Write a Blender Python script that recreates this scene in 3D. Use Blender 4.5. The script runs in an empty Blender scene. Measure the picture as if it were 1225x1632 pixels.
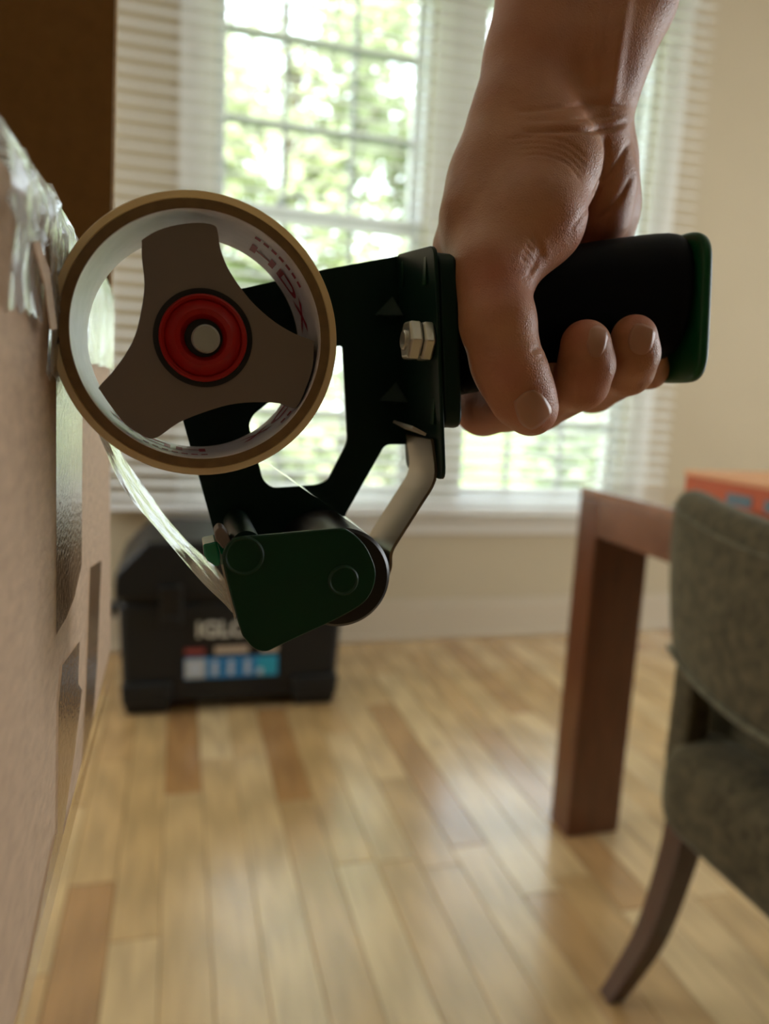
import bpy, bmesh, math, random
import numpy as np
from mathutils import Vector, Matrix
from mathutils.geometry import tessellate_polygon

random.seed(7); np.random.seed(7)
scn = bpy.context.scene
C = scn.collection

# ------------------------------------------------------------------ camera
F = 1180.0; CAMZ = 0.93
_Y = Vector((-328, 204, F)).normalized()
_X = Vector((4388, -44, F)); _X = (_X - _Y * _X.dot(_Y)).normalized()
_Z = _X.cross(_Y)
if _Z.y < 0: _Z = -_Z
ROWS = (_X, _Y, _Z)
ORG = Vector((0, 0, CAMZ))
def c2w(v): return Vector((ROWS[0].dot(v), ROWS[1].dot(v), ROWS[2].dot(v)))
def ray(px, py): return c2w(Vector(((px - 612.5) / F, (816 - py) / F, 1.0)))
def pl(px, py, ax, val):
    d = ray(px, py); return ORG + d * ((val - ORG[ax]) / d[ax])
def PY(px, py, y): return pl(px, py, 1, y)
def depth_of(p):
    q = p - ORG
    return q.dot(c2w(Vector((0, 0, 1))))
def project(p):
    q = p - ORG
    cx = q.dot(c2w(Vector((1, 0, 0)))); cy = q.dot(c2w(Vector((0, 1, 0)))); cz = q.dot(c2w(Vector((0, 0, 1))))
    return 612.5 + F * cx / cz, 816 - F * cy / cz, cz
cam_d = bpy.data.cameras.new('camera')
cam = bpy.data.objects.new('camera', cam_d); C.objects.link(cam)
cr, cu, cf = c2w(Vector((1, 0, 0))), c2w(Vector((0, 1, 0))), c2w(Vector((0, 0, 1)))
cam.matrix_world = Matrix(((cr.x, cu.x, -cf.x, 0), (cr.y, cu.y, -cf.y, 0), (cr.z, cu.z, -cf.z, CAMZ), (0, 0, 0, 1)))
cam_d.sensor_fit = 'VERTICAL'; cam_d.sensor_height = 36.0; cam_d.sensor_width = 36.0
cam_d.lens = F / 1632 * 36.0
cam_d.clip_start = 0.01; cam_d.clip_end = 200
cam_d.dof.use_dof = True; cam_d.dof.focus_distance = 0.255; cam_d.dof.aperture_fstop = 6.5
scn.camera = cam

# ------------------------------------------------------------------ world, sun, large lights, exposure
vs = scn.view_settings
vs.view_transform = 'Standard'; vs.look = 'None'; vs.gamma = 1.0; vs.use_curve_mapping = False
vs.exposure = 0.22
scn.cycles.use_denoising = True
scn.cycles.max_bounces = 10; scn.cycles.transparent_max_bounces = 24
scn.cycles.sample_clamp_indirect = 6.0
w = bpy.data.worlds.new('world'); scn.world = w; w.use_nodes = True
wn = w.node_tree.nodes; wl = w.node_tree.links
bg = wn['Background']
bg.inputs[0].default_value = (0.80, 0.90, 1.0, 1); bg.inputs[1].default_value = 5.0
sun_d = bpy.data.lights.new('sun', 'SUN'); sun_d.energy = 11.0; sun_d.angle = 0.02; sun_d.color = (1, 0.95, 0.86)
sun = bpy.data.objects.new('sun', sun_d); C.objects.link(sun)
sun.rotation_euler = Vector((0.35, 0.75, -0.9)).to_track_quat('-Z', 'Y').to_euler()
# fill light added at the right-hand wall to brighten the room (out of the picture)
al = bpy.data.lights.new('right_fill_light', 'AREA'); al.shape = 'RECTANGLE'; al.size = 1.6; al.size_y = 1.5
al.energy = 20; al.color = (1.0, 0.95, 0.87)
alo = bpy.data.objects.new('right_fill_light', al); C.objects.link(alo)
alo.location = (3.38, 0.75, 1.35); alo.rotation_euler = Vector((-1, 0, 0)).to_track_quat('-Z', 'Z').to_euler()

# second added fill light, at the left-hand wall (out of the picture)
al2 = bpy.data.lights.new('left_fill_light', 'AREA'); al2.shape = 'RECTANGLE'; al2.size = 1.1; al2.size_y = 1.3
al2.energy = 9; al2.color = (1.0, 0.95, 0.87)
alo2 = bpy.data.objects.new('left_fill_light', al2); C.objects.link(alo2)
alo2.location = (-1.55, 1.85, 1.45); alo2.rotation_euler = Vector((1, 0, 0)).to_track_quat('-Z', 'Z').to_euler()

# ------------------------------------------------------------------ materials
def new_mat(name):
    m = bpy.data.materials.new(name); m.use_nodes = True
    return m, m.node_tree.nodes, m.node_tree.links, m.node_tree.nodes['Principled BSDF']
def mat(name, col, rough=0.5, metal=0.0, var=0.0, scale=20.0, bump=0.0, bscale=60.0, stretch=(1, 1, 1), spec=0.5, sss=0.0, coat=0.0):
    m, n, l, b = new_mat(name)
    b.inputs['Base Color'].default_value = (*col, 1)
    b.inputs['Roughness'].default_value = rough; b.inputs['Metallic'].default_value = metal
    b.inputs['Specular IOR Level'].default_value = spec
    if coat: b.inputs['Coat Weight'].default_value = coat; b.inputs['Coat Roughness'].default_value = 0.1
    if sss:
        b.inputs['Subsurface Weight'].default_value = sss
        b.inputs['Subsurface Radius'].default_value = (0.006, 0.0022, 0.0012); b.inputs['Subsurface Scale'].default_value = 1.0
    if var or bump:
        tc = n.new('ShaderNodeTexCoord'); mp = n.new('ShaderNodeMapping'); mp.inputs['Scale'].default_value = stretch
        l.new(tc.outputs['Object'], mp.inputs['Vector'])
    if var:
        t = n.new('ShaderNodeTexNoise'); t.inputs['Scale'].default_value = scale; t.inputs['Detail'].default_value = 5
        l.new(mp.outputs[0], t.inputs['Vector'])
        mr = n.new('ShaderNodeMapRange'); mr.inputs['From Min'].default_value = 0.25; mr.inputs['From Max'].default_value = 0.75
        mr.inputs['To Min'].default_value = 1 - var; mr.inputs['To Max'].default_value = 1 + var
        l.new(t.outputs['Fac'], mr.inputs['Value'])
        mx = n.new('ShaderNodeMix'); mx.data_type = 'RGBA'; mx.blend_type = 'MULTIPLY'; mx.inputs[0].default_value = 1
        mx.inputs[6].default_value = (*col, 1)
        l.new(mr.outputs[0], mx.inputs[7]); l.new(mx.outputs[2], b.inputs['Base Color'])
    if bump:
        t2 = n.new('ShaderNodeTexNoise'); t2.inputs['Scale'].default_value = bscale; t2.inputs['Detail'].default_value = 4
        l.new(mp.outputs[0], t2.inputs['Vector'])
        bp = n.new('ShaderNodeBump'); bp.inputs['Strength'].default_value = bump; bp.inputs['Distance'].default_value = 0.002
        l.new(t2.outputs['Fac'], bp.inputs['Height']); l.new(bp.outputs[0], b.inputs['Normal'])
    return m
M = {}
M['wall'] = mat('wall_paint', (0.56, 0.47, 0.315), 0.85, var=0.03, scale=3, bump=0.05, bscale=200)
M['wall_dark'] = mat('low_bounce_wall', (0.22, 0.15, 0.10), 0.85)  # for the unseen wall behind the camera, toned dark to cut bounced light
M['ceiling'] = mat('ceiling_paint', (0.80, 0.78, 0.72), 0.9)
M['trim'] = mat('trim_paint', (0.80, 0.77, 0.68), 0.4)
M['basetrim'] = mat('baseboard_paint', (0.62, 0.53, 0.39), 0.45)
M['sash'] = mat('sash_paint', (0.72, 0.72, 0.70), 0.4)
M['muntin'] = mat('muntin_paint', (0.35, 0.36, 0.36), 0.5)
M['subfloor'] = mat('subfloor_dark', (0.10, 0.055, 0.02), 0.8)
M['slat'] = mat('blind_slat', (0.86, 0.85, 0.80), 0.35)
M['cord'] = mat('blind_cord', (0.75, 0.74, 0.68), 0.8)
M['cardboard'] = mat('cardboard', (0.50, 0.35, 0.235), 0.72, var=0.16, scale=260, bump=0.25, bscale=420, stretch=(1, 0.35, 1))
M['cardboard_shade'] = mat('cardboard_shaded', (0.26, 0.13, 0.045), 0.9, spec=0.1, var=0.08, scale=120)  # darker copy of the cardboard: the flap's shade is put into the colour
M['corr'] = mat('cardboard_edge', (0.72, 0.58, 0.40), 0.9, var=0.2, scale=300)
M['green'] = mat('green_enamel', (0.002, 0.034, 0.015), 0.38, bump=0.02, bscale=300, spec=0.3)
M['green_cap'] = mat('green_cap_plastic', (0.003, 0.075, 0.028), 0.35, spec=0.35)
M['darkgreen'] = mat('dark_green_enamel', (0.002, 0.020, 0.015), 0.42, bump=0.02, bscale=300, spec=0.25)
M['grip'] = mat('grip_rubber', (0.002, 0.002, 0.004), 0.55, spec=0.08)
M['rubber'] = mat('roller_rubber', (0.006, 0.006, 0.006), 0.35)
M['steel'] = mat('plated_steel', (0.62, 0.61, 0.57), 0.30, 0.7, bump=0.05, bscale=100)
M['spring'] = mat('spring_steel', (0.28, 0.24, 0.19), 0.30, 1.0)
M['hub'] = mat('hub_plastic', (0.18, 0.14, 0.118), 0.45)
M['red'] = mat('red_plastic', (0.34, 0.004, 0.002), 0.4, spec=0.3)
M['black'] = mat('black_plastic', (0.004, 0.004, 0.004), 0.4)
M['bolt'] = mat('bolt_zinc', (0.42, 0.43, 0.40), 0.45, 0.6)
M['core'] = mat('roll_core_board', (0.17, 0.095, 0.035), 0.7, var=0.2, scale=200)
M['core_in'] = mat('roll_core_lining', (0.82, 0.76, 0.78), 0.4, var=0.06, scale=150)
M['print'] = mat('red_print', (0.42, 0.02, 0.05), 0.5)
M['cooler'] = mat('cooler_plastic', (0.014, 0.0145, 0.0145), 0.45, spec=0.3, bump=0.05, bscale=300)
M['cooler_lid'] = mat('cooler_lid_plastic', (0.011, 0.0115, 0.0115), 0.42, spec=0.3)
M['logo'] = mat('logo_grey', (0.62, 0.60, 0.52), 0.5)
M['sticker_blue'] = mat('sticker_blue', (0.02, 0.22, 0.52), 0.4)
M['sticker_teal'] = mat('sticker_teal', (0.02, 0.36, 0.52), 0.4)
M['sticker_grey'] = mat('sticker_grey', (0.48, 0.50, 0.50), 0.4)
M['sticker_white'] = mat('sticker_white', (0.50, 0.58, 0.66), 0.4)
M['sticker_red'] = mat('sticker_red', (0.32, 0.06, 0.05), 0.5)
M['sticker_tan'] = mat('sticker_tan', (0.50, 0.40, 0.30), 0.5)
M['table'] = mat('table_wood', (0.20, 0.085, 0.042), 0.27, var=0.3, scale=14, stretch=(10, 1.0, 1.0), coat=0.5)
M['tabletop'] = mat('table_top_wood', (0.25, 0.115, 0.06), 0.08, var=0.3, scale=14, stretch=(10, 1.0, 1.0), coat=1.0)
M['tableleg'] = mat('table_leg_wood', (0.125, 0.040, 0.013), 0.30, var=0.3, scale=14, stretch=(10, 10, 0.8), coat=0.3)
M['legwood'] = mat('chair_leg_wood', (0.050, 0.014, 0.008), 0.3, var=0.2, scale=20, coat=0.4)
M['orange'] = mat('orange_card', (0.46, 0.075, 0.008), 0.5, var=0.1, scale=20)
M['orange_top'] = mat('orange_card_edge', (0.72, 0.34, 0.15), 0.5)
M['slate'] = mat('dark_window_print', (0.10, 0.15, 0.16), 0.4)
M['nail'] = mat('fingernail', (0.50, 0.24, 0.17), 0.3, sss=0.3)
M['bark'] = mat('bark', (0.16, 0.12, 0.085), 0.9, var=0.3, scale=8)
M['lawn'] = mat('lawn', (0.24, 0.33, 0.09), 0.9, var=0.35, scale=1.5)

def fabric(name, col):
    m, n, l, b = new_mat(name)
    tc = n.new('ShaderNodeTexCoord'); t = n.new('ShaderNodeTexNoise'); t.inputs['Scale'].default_value = 55; t.inputs['Detail'].default_value = 6
    l.new(tc.outputs['Object'], t.inputs['Vector'])
    r = n.new('ShaderNodeValToRGB'); r.color_ramp.elements[0].position = 0.3; r.color_ramp.elements[1].position = 0.72
    r.color_ramp.elements[0].color = (*[c * 0.62 for c in col], 1); r.color_ramp.elements[1].color = (*[c * 1.4 for c in col], 1)
    l.new(t.outputs['Fac'], r.inputs[0]); l.new(r.outputs[0], b.inputs['Base Color'])
    b.inputs['Roughness'].default_value = 0.95; b.inputs['Sheen Weight'].default_value = 0.25; b.inputs['Sheen Roughness'].default_value = 0.4
    b.inputs['Sheen Tint'].default_value = (0.8, 0.8, 0.65, 1); b.inputs['Specular IOR Level'].default_value = 0.1
    t2 = n.new('ShaderNodeTexNoise'); t2.inputs['Scale'].default_value = 500
    l.new(tc.outputs['Object'], t2.inputs['Vector'])
    bp = n.new('ShaderNodeBump'); bp.inputs['Strength'].default_value = 0.3; bp.inputs['Distance'].default_value = 0.002
    l.new(t2.outputs['Fac'], bp.inputs['Height']); l.new(bp.outputs[0], b.inputs['Normal'])
    return m
M['fabric'] = fabric('olive_velvet', (0.080, 0.063, 0.034))
M['piping'] = fabric('olive_piping', (0.12, 0.105, 0.065))

def plank_mat():
    m, n, l, b = new_mat('oak_plank')
    at = n.new('ShaderNodeAttribute'); at.attribute_name = 'tone'
    tc = n.new('ShaderNodeTexCoord')
    off = n.new('ShaderNodeVectorMath'); off.operation = 'MULTIPLY_ADD'
    off.inputs[1].default_value = (37, 53, 11)
    l.new(at.outputs['Color'], off.inputs[0]); l.new(tc.outputs['Object'], off.inputs[2])
    mp = n.new('ShaderNodeMapping'); mp.inputs['Scale'].default_value = (14, 1.3, 1)
    l.new(off.outputs[0], mp.inputs[0])
    t = n.new('ShaderNodeTexNoise'); t.inputs['Scale'].default_value = 3; t.inputs['Detail'].default_value = 6; t.inputs['Distortion'].default_value = 1.2
    l.new(mp.outputs[0], t.inputs['Vector'])
    wv = n.new('ShaderNodeTexWave'); wv.wave_type = 'RINGS'; wv.inputs['Scale'].default_value = 1.1; wv.inputs['Distortion'].default_value = 6; wv.inputs['Detail'].default_value = 3
    l.new(mp.outputs[0], wv.inputs['Vector'])
    r = n.new('ShaderNodeValToRGB')
    e = r.color_ramp.elements
    e[0].position = 0.0; e[0].color = (0.42, 0.225, 0.085, 1); e[1].position = 1.0; e[1].color = (0.68, 0.49, 0.25, 1)
    x = e.new(0.5); x.color = (0.57, 0.37, 0.16, 1)
    sep = n.new('ShaderNodeSeparateColor'); l.new(at.outputs['Color'], sep.inputs[0])
    l.new(sep.outputs[0], r.inputs[0])
    a1 = n.new('ShaderNodeMath'); a1.operation = 'MULTIPLY_ADD'; a1.inputs[1].default_value = 0.35; l.new(wv.outputs['Fac'], a1.inputs[0]); l.new(t.outputs['Fac'], a1.inputs[2])
    mr = n.new('ShaderNodeMapRange'); mr.inputs['From Min'].default_value = 0.3; mr.inputs['From Max'].default_value = 1.0
    mr.inputs['To Min'].default_value = 0.78; mr.inputs['To Max'].default_value = 1.12
    l.new(a1.outputs[0], mr.inputs[0])
    mx = n.new('ShaderNodeMix'); mx.data_type = 'RGBA'; mx.blend_type = 'MULTIPLY'; mx.inputs[0].default_value = 1
    l.new(r.outputs[0], mx.inputs[6]); l.new(mr.outputs[0], mx.inputs[7]); l.new(mx.outputs[2], b.inputs['Base Color'])
    b.inputs['Roughness'].default_value = 0.25; b.inputs['Specular IOR Level'].default_value = 0.6
    b.inputs['Coat Weight'].default_value = 1.0; b.inputs['Coat Roughness'].default_value = 0.22; b.inputs['Coat IOR'].default_value = 1.6
    bp = n.new('ShaderNodeBump'); bp.inputs['Strength'].default_value = 0.06; bp.inputs['Distance'].default_value = 0.002
    l.new(t.outputs['Fac'], bp.inputs['Height']); l.new(bp.outputs[0], b.inputs['Normal'])
    return m
M['plank'] = plank_mat()

def glassy(name, tint, ior=1.45, rough=0.02, haze=0.0, hazecol=(0.9, 0.9, 0.88), bump=0.0, bscale=60, stretch=(1, 1, 1), minrefl=0.0):
    """thin clear sheet: see-through with Fresnel reflection and a little milky scatter"""
    m = bpy.data.materials.new(name); m.use_nodes = True
    n = m.node_tree.nodes; l = m.node_tree.links; n.clear()
    out = n.new('ShaderNodeOutputMaterial')
    tr = n.new('ShaderNodeBsdfTransparent'); tr.inputs[0].default_value = (*tint, 1)
    gl = n.new('ShaderNodeBsdfGlossy'); gl.inputs['Roughness'].default_value = rough; gl.inputs[0].default_value = (1, 1, 1, 1)
    lw = n.new('ShaderNodeLayerWeight'); lw.inputs['Blend'].default_value = 0.5
    pw_ = n.new('ShaderNodeMath'); pw_.operation = 'POWER'; pw_.inputs[1].default_value = 5.0; l.new(lw.outputs['Facing'], pw_.inputs[0])
    f0 = ((ior - 1) / (ior + 1)) ** 2
    fr = n.new('ShaderNodeMath'); fr.operation = 'MULTIPLY_ADD'; fr.inputs[1].default_value = 1 - f0; fr.inputs[2].default_value = f0; l.new(pw_.outputs[0], fr.inputs[0])
    base = tr.outputs[0]
    if haze:
        d = n.new('ShaderNodeBsdfDiffuse'); d.inputs[0].default_value = (*hazecol, 1)
        t2 = n.new('ShaderNodeBsdfTranslucent'); t2.inputs[0].default_value = (*hazecol, 1)
        mm = n.new('ShaderNodeMixShader'); mm.inputs[0].default_value = 0.5
        l.new(d.outputs[0], mm.inputs[1]); l.new(t2.outputs[0], mm.inputs[2])
        m2 = n.new('ShaderNodeMixShader'); m2.inputs[0].default_value = haze
        l.new(base, m2.inputs[1]); l.new(mm.outputs[0], m2.inputs[2]); base = m2.outputs[0]
    fac = fr.outputs[0]
    if minrefl:
        ad = n.new('ShaderNodeMath'); ad.operation = 'ADD'; ad.use_clamp = True; ad.inputs[1].default_value = minrefl
        l.new(fac, ad.inputs[0]); fac = ad.outputs[0]
    mx = n.new('ShaderNodeMixShader'); l.new(fac, mx.inputs[0]); l.new(base, mx.inputs[1]); l.new(gl.outputs[0], mx.inputs[2])
    if bump:
        tc = n.new('ShaderNodeTexCoord'); mp = n.new('ShaderNodeMapping'); mp.inputs['Scale'].default_value = stretch
        l.new(tc.outputs['Object'], mp.inputs[0])
        t = n.new('ShaderNodeTexNoise'); t.inputs['Scale'].default_value = bscale; t.inputs['Detail'].default_value = 4; l.new(mp.outputs[0], t.inputs['Vector'])
        bp = n.new('ShaderNodeBump'); bp.inputs['Strength'].default_value = bump; bp.inputs['Distance'].default_value = 0.001
        l.new(t.outputs['Fac'], bp.inputs['Height']); l.new(bp.outputs[0], gl.inputs['Normal']); l.new(bp.outputs[0], lw.inputs['Normal'])
    l.new(mx.outputs[0], out.inputs[0])
    return m
M['rolltape'] = glassy('wound_tape', (0.9, 0.75, 0.5), rough=0.3, haze=0.96, hazecol=(0.95, 0.78, 0.50))
M['glass'] = glassy('window_glass', (0.97, 0.98, 0.97))
M['tape'] = glassy('clear_tape', (0.80, 0.73, 0.64), rough=0.12, bump=0.35, bscale=500, stretch=(1, 0.5, 1), minrefl=0.03)
M['tapelift'] = glassy('clear_tape_lifted', (0.85, 0.84, 0.80), rough=0.16, haze=0.5, bump=0.8, bscale=130, minrefl=0.10)
M['ribbon'] = glassy('clear_tape_ribbon', (0.86, 0.88, 0.86), rough=0.12, haze=0.6, hazecol=(0.93, 0.95, 0.92), bump=0.5, bscale=120, minrefl=0.08)
M['emerald'] = glassy('emerald_plastic', (0.03, 0.55, 0.36), rough=0.08, haze=0.55, hazecol=(0.0, 0.42, 0.27), minrefl=0.04)

def leafmat(name, col):
    m = bpy.data.materials.new(name); m.use_nodes = True
    n = m.node_tree.nodes; l = m.node_tree.links; n.clear()
    out = n.new('ShaderNodeOutputMaterial'); d = n.new('ShaderNodeBsdfDiffuse'); t = n.new('ShaderNodeBsdfTranslucent')
    tc = n.new('ShaderNodeTexCoord'); ns = n.new('ShaderNodeTexNoise'); ns.inputs['Scale'].default_value = 1.7
    l.new(tc.outputs['Object'], ns.inputs['Vector'])
    r = n.new('ShaderNodeValToRGB'); r.color_ramp.elements[0].position = 0.35; r.color_ramp.elements[1].position = 0.65
    r.color_ramp.elements[0].color = (*[c * 0.75 for c in col], 1); r.color_ramp.elements[1].color = (*[min(1, c * 1.25) for c in col], 1)
    l.new(ns.outputs['Fac'], r.inputs[0]); l.new(r.outputs[0], d.inputs[0]); l.new(r.outputs[0], t.inputs[0])
    mx = n.new('ShaderNodeMixShader'); mx.inputs[0].default_value = 0.45
    l.new(d.outputs[0], mx.inputs[1]); l.new(t.outputs[0], mx.inputs[2]); l.new(mx.outputs[0], out.inputs[0])
    return m
M['leaf1'] = leafmat('leaf_yellow_green', (0.52, 0.56, 0.36)); M['leaf2'] = leafmat('leaf_mid_green', (0.42, 0.49, 0.33)); M['leaf3'] = leafmat('leaf_grey_green', (0.46, 0.50, 0.40))

def skin_mat():
    m, n, l, b = new_mat('skin')
    tc = n.new('ShaderNodeTexCoord')
    t = n.new('ShaderNodeTexNoise'); t.inputs['Scale'].default_value = 45; t.inputs['Detail'].default_value = 4; l.new(tc.outputs['Object'], t.inputs['Vector'])
    r = n.new('ShaderNodeValToRGB'); r.color_ramp.elements[0].position = 0.3; r.color_ramp.elements[1].position = 0.7
    r.color_ramp.elements[0].color = (0.40, 0.165, 0.085, 1); r.color_ramp.elements[1].color = (0.53, 0.255, 0.140, 1)
    l.new(t.outputs['Fac'], r.inputs[0])
    at = n.new('ShaderNodeAttribute'); at.attribute_name = 'flush'
    mx = n.new('ShaderNodeMix'); mx.data_type = 'RGBA'; l.new(at.outputs['Fac'], mx.inputs[0]); l.new(r.outputs[0], mx.inputs[6]); mx.inputs[7].default_value = (0.52, 0.165, 0.11, 1)
    l.new(mx.outputs[2], b.inputs['Base Color'])
    b.inputs['Roughness'].default_value = 0.46; b.inputs['Specular IOR Level'].default_value = 0.5
    b.inputs['Subsurface Weight'].default_value = 0.15; b.inputs['Subsurface Radius'].default_value = (0.004, 0.0015, 0.0008); b.inputs['Subsurface Scale'].default_value = 1.0
    v = n.new('ShaderNodeTexVoronoi'); v.feature = 'DISTANCE_TO_EDGE'; v.inputs['Scale'].default_value = 900; l.new(tc.outputs['Object'], v.inputs['Vector'])
    t2 = n.new('ShaderNodeTexNoise'); t2.inputs['Scale'].default_value = 350; t2.inputs['Detail'].default_value = 5; l.new(tc.outputs['Object'], t2.inputs['Vector'])
    ad = n.new('ShaderNodeMath'); ad.operation = 'ADD'; l.new(v.outputs['Distance'], ad.inputs[0]); l.new(t2.outputs['Fac'], ad.inputs[1])
    bp = n.new('ShaderNodeBump'); bp.inputs['Strength'].default_value = 0.35; bp.inputs['Distance'].default_value = 0.0007
    l.new(ad.outputs[0], bp.inputs['Height']); l.new(bp.outputs[0], b.inputs['Normal'])
    return m
M['skin'] = skin_mat()

# ------------------------------------------------------------------ helpers
def tag(o, label=None, cat=None, group=None, kind=None):
    if label: o['label'] = label
    if cat: o['category'] = cat
    if group: o['group'] = group
    if kind: o['kind'] = kind
    return o
def empty(name, loc=(0, 0, 0)):
    o = bpy.data.objects.new(name, None); C.objects.link(o); o.location = loc; o.empty_display_size = 0.05
    return o
def link(name, me, m, parent=None, smooth=False):
    if m is not None: me.materials.append(m)
    if smooth:
        for p in me.polygons: p.use_smooth = True
    o = bpy.data.objects.new(name, me); C.objects.link(o)
    if parent is not None:
        o.parent = parent
        o.matrix_parent_inverse = Matrix.Translation(-Vector(parent_loc(parent)))
    return o
def parent_loc(p):
    v = Vector(p.location)
    return v
def mesh(name, vs_, fs, m, parent=None, smooth=False):
    me = bpy.data.meshes.new(name); me.from_pydata([tuple(v) for v in vs_], [], fs); me.update()
    return link(name, me, m, parent, smooth)
def bev(o, wdt, seg=2, ang=35):
    b = o.modifiers.new('bevel', 'BEVEL'); b.width = wdt; b.segments = seg; b.limit_method = 'ANGLE'; b.angle_limit = math.radians(ang)
    for p in o.data.polygons: p.use_smooth = True
    b.harden_normals = True
    return o
def box_vf(x0, x1, y0, y1, z0, z1):
    v = [(x0, y0, z0), (x1, y0, z0), (x1, y1, z0), (x0, y1, z0), (x0, y0, z1), (x1, y0, z1), (x1, y1, z1), (x0, y1, z1)]
    f = [(3, 2, 1, 0), (4, 5, 6, 7), (0, 1, 5, 4), (1, 2, 6, 5), (2, 3, 7, 6), (3, 0, 4, 7)]
    return v, f
def box(name, x0, x1, y0, y1, z0, z1, m, parent=None, b=0.0, seg=2):
    o = mesh(name, *box_vf(x0, x1, y0, y1, z0, z1), m, parent)
    if b: bev(o, b, seg)
    return o
def boxes(name, lst, m, parent=None, b=0.0):
    V, Fc = [], []
    for t in lst:
        v, f = box_vf(*t); k = len(V); V += v; Fc += [tuple(i + k for i in q) for q in f]
    o = mesh(name, V, Fc, m, parent)
    if b: bev(o, b)
    return o
def extr(name, poly, off, m, parent=None, holes=(), b=0.0, seg=2):
    """poly: list of 3D points in a plane; extruded by vector off"""
    loops = [list(poly)] + [list(h) for h in holes]
    tris = tessellate_polygon([[Vector(p) for p in lp] for lp in loops])
    V = [Vector(p) for lp in loops for p in lp]; n = len(V)
    off = Vector(off)
    nrm = Vector((0, 0, 0))
    for t in tris: nrm += (V[t[1]] - V[t[0]]).cross(V[t[2]] - V[t[0]])
    flip = nrm.dot(off) > 0
    Fc = []
    for t in tris:
        t = tuple(t)
        Fc.append(t[::-1] if flip else t); Fc.append(tuple(i + n for i in (t if flip else t[::-1])))
    k = 0
    bm = bmesh.new()
    for lp in loops:
        L = len(lp)
        for i in range(L):
            Fc.append((k + i, k + (i + 1) % L, n + k + (i + 1) % L, n + k + i))
        k += L
    V2 = V + [v + off for v in V]
    bv = [bm.verts.new(v) for v in V2]
    for q in Fc:
        try: bm.faces.new([bv[i] for i in q])
        except ValueError: pass
    bmesh.ops.recalc_face_normals(bm, faces=bm.faces)
    bmesh.ops.dissolve_limit(bm, angle_limit=0.002, verts=bm.verts, edges=bm.edges) if not holes else None
    me = bpy.data.meshes.new(name); bm.to_mesh(me); bm.free()
    o = link(name, me, m, parent)
    if b: bev(o, b, seg, 40)
    return o
def smooth_poly(pts, n=6):
    """Catmull-Rom closed curve through 2D points"""
    out = []; N = len(pts)
    for i in range(N):
        p0, p1, p2, p3 = pts[i - 1], pts[i], pts[(i + 1) % N], pts[(i + 2) % N]
        for k in range(n):
            t = k / n
            out.append(tuple(0.5 * (2 * b + (c - a) * t + (2 * a - 5 * b + 4 * c - d) * t * t + (3 * b - a - 3 * c + d) * t ** 3) for a, b, c, d in zip(p0, p1, p2, p3)))
    return out
def smooth_line(pts, n=8):
    out = []; N = len(pts)
    for i in range(N - 1):
        p0, p1, p2, p3 = pts[max(i - 1, 0)], pts[i], pts[i + 1], pts[min(i + 2, N - 1)]
        for k in range(n):
            t = k / n
            out.append(tuple(0.5 * (2 * b + (c - a) * t + (2 * a - 5 * b + 4 * c - d) * t * t + (3 * b - a - 3 * c + d) * t ** 3) for a, b, c, d in zip(p0, p1, p2, p3)))
    out.append(tuple(pts[-1]))
    return out
def round_poly(pts, r, n=4):
    """round the corners of a closed 2D polygon"""
    out = []; N = len(pts)
    for i in range(N):
        p = Vector(pts[i]); a = Vector(pts[i - 1]) - p; b_ = Vector(pts[(i + 1) % N]) - p
        rr = min(r, a.length * 0.45, b_.length * 0.45)
        s = p + a.normalized() * rr; e = p + b_.normalized() * rr
        for k in range(n + 1):
            t = k / n; q = s * (1 - t) ** 2 + p * 2 * t * (1 - t) + e * t * t
            out.append((q.x, q.y))
    return out
def lathe(name, prof, cen, m, parent=None, axis='Y', n=48, closed=False, smooth=True, a0=0, a1=2 * math.pi):
    """prof: list of (radius, along) pairs"""
    full = abs(a1 - a0 - 2 * math.pi) < 1e-6
    V, Fc = [], []; K = len(prof); cnt = n if full else n + 1
    for i in range(cnt):
        a = a0 + (a1 - a0) * i / n
        for r, h in prof:
            if axis == 'Y': V.append((cen[0] + r * math.cos(a), cen[1] + h, cen[2] + r * math.sin(a)))
            elif axis == 'X': V.append((cen[0] + h, cen[1] + r * math.cos(a), cen[2] + r * math.sin(a)))
            else: V.append((cen[0] + r * math.cos(a), cen[1] + r * math.sin(a), cen[2] + h))
    for i in range(n):
        j = (i + 1) % cnt
        for k in range(K if closed else K - 1):
            k2 = (k + 1) % K
            Fc.append((i * K + k, i * K + k2, j * K + k2, j * K + k))
    bm = bmesh.new(); bv = [bm.verts.new(v) for v in V]
    for q in Fc:
        try: bm.faces.new([bv[t] for t in q])
        except ValueError: pass
    bmesh.ops.remove_doubles(bm, verts=bm.verts, dist=1e-6)
    bmesh.ops.recalc_face_normals(bm, faces=bm.faces)
    me = bpy.data.meshes.new(name); bm.to_mesh(me); bm.free()
    o = link(name, me, m, parent)
    if smooth:
        for p in o.data.polygons: p.use_smooth = True
        md = o.modifiers.new('edge_split', 'EDGE_SPLIT'); md.split_angle = math.radians(35)
    return o
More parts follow.
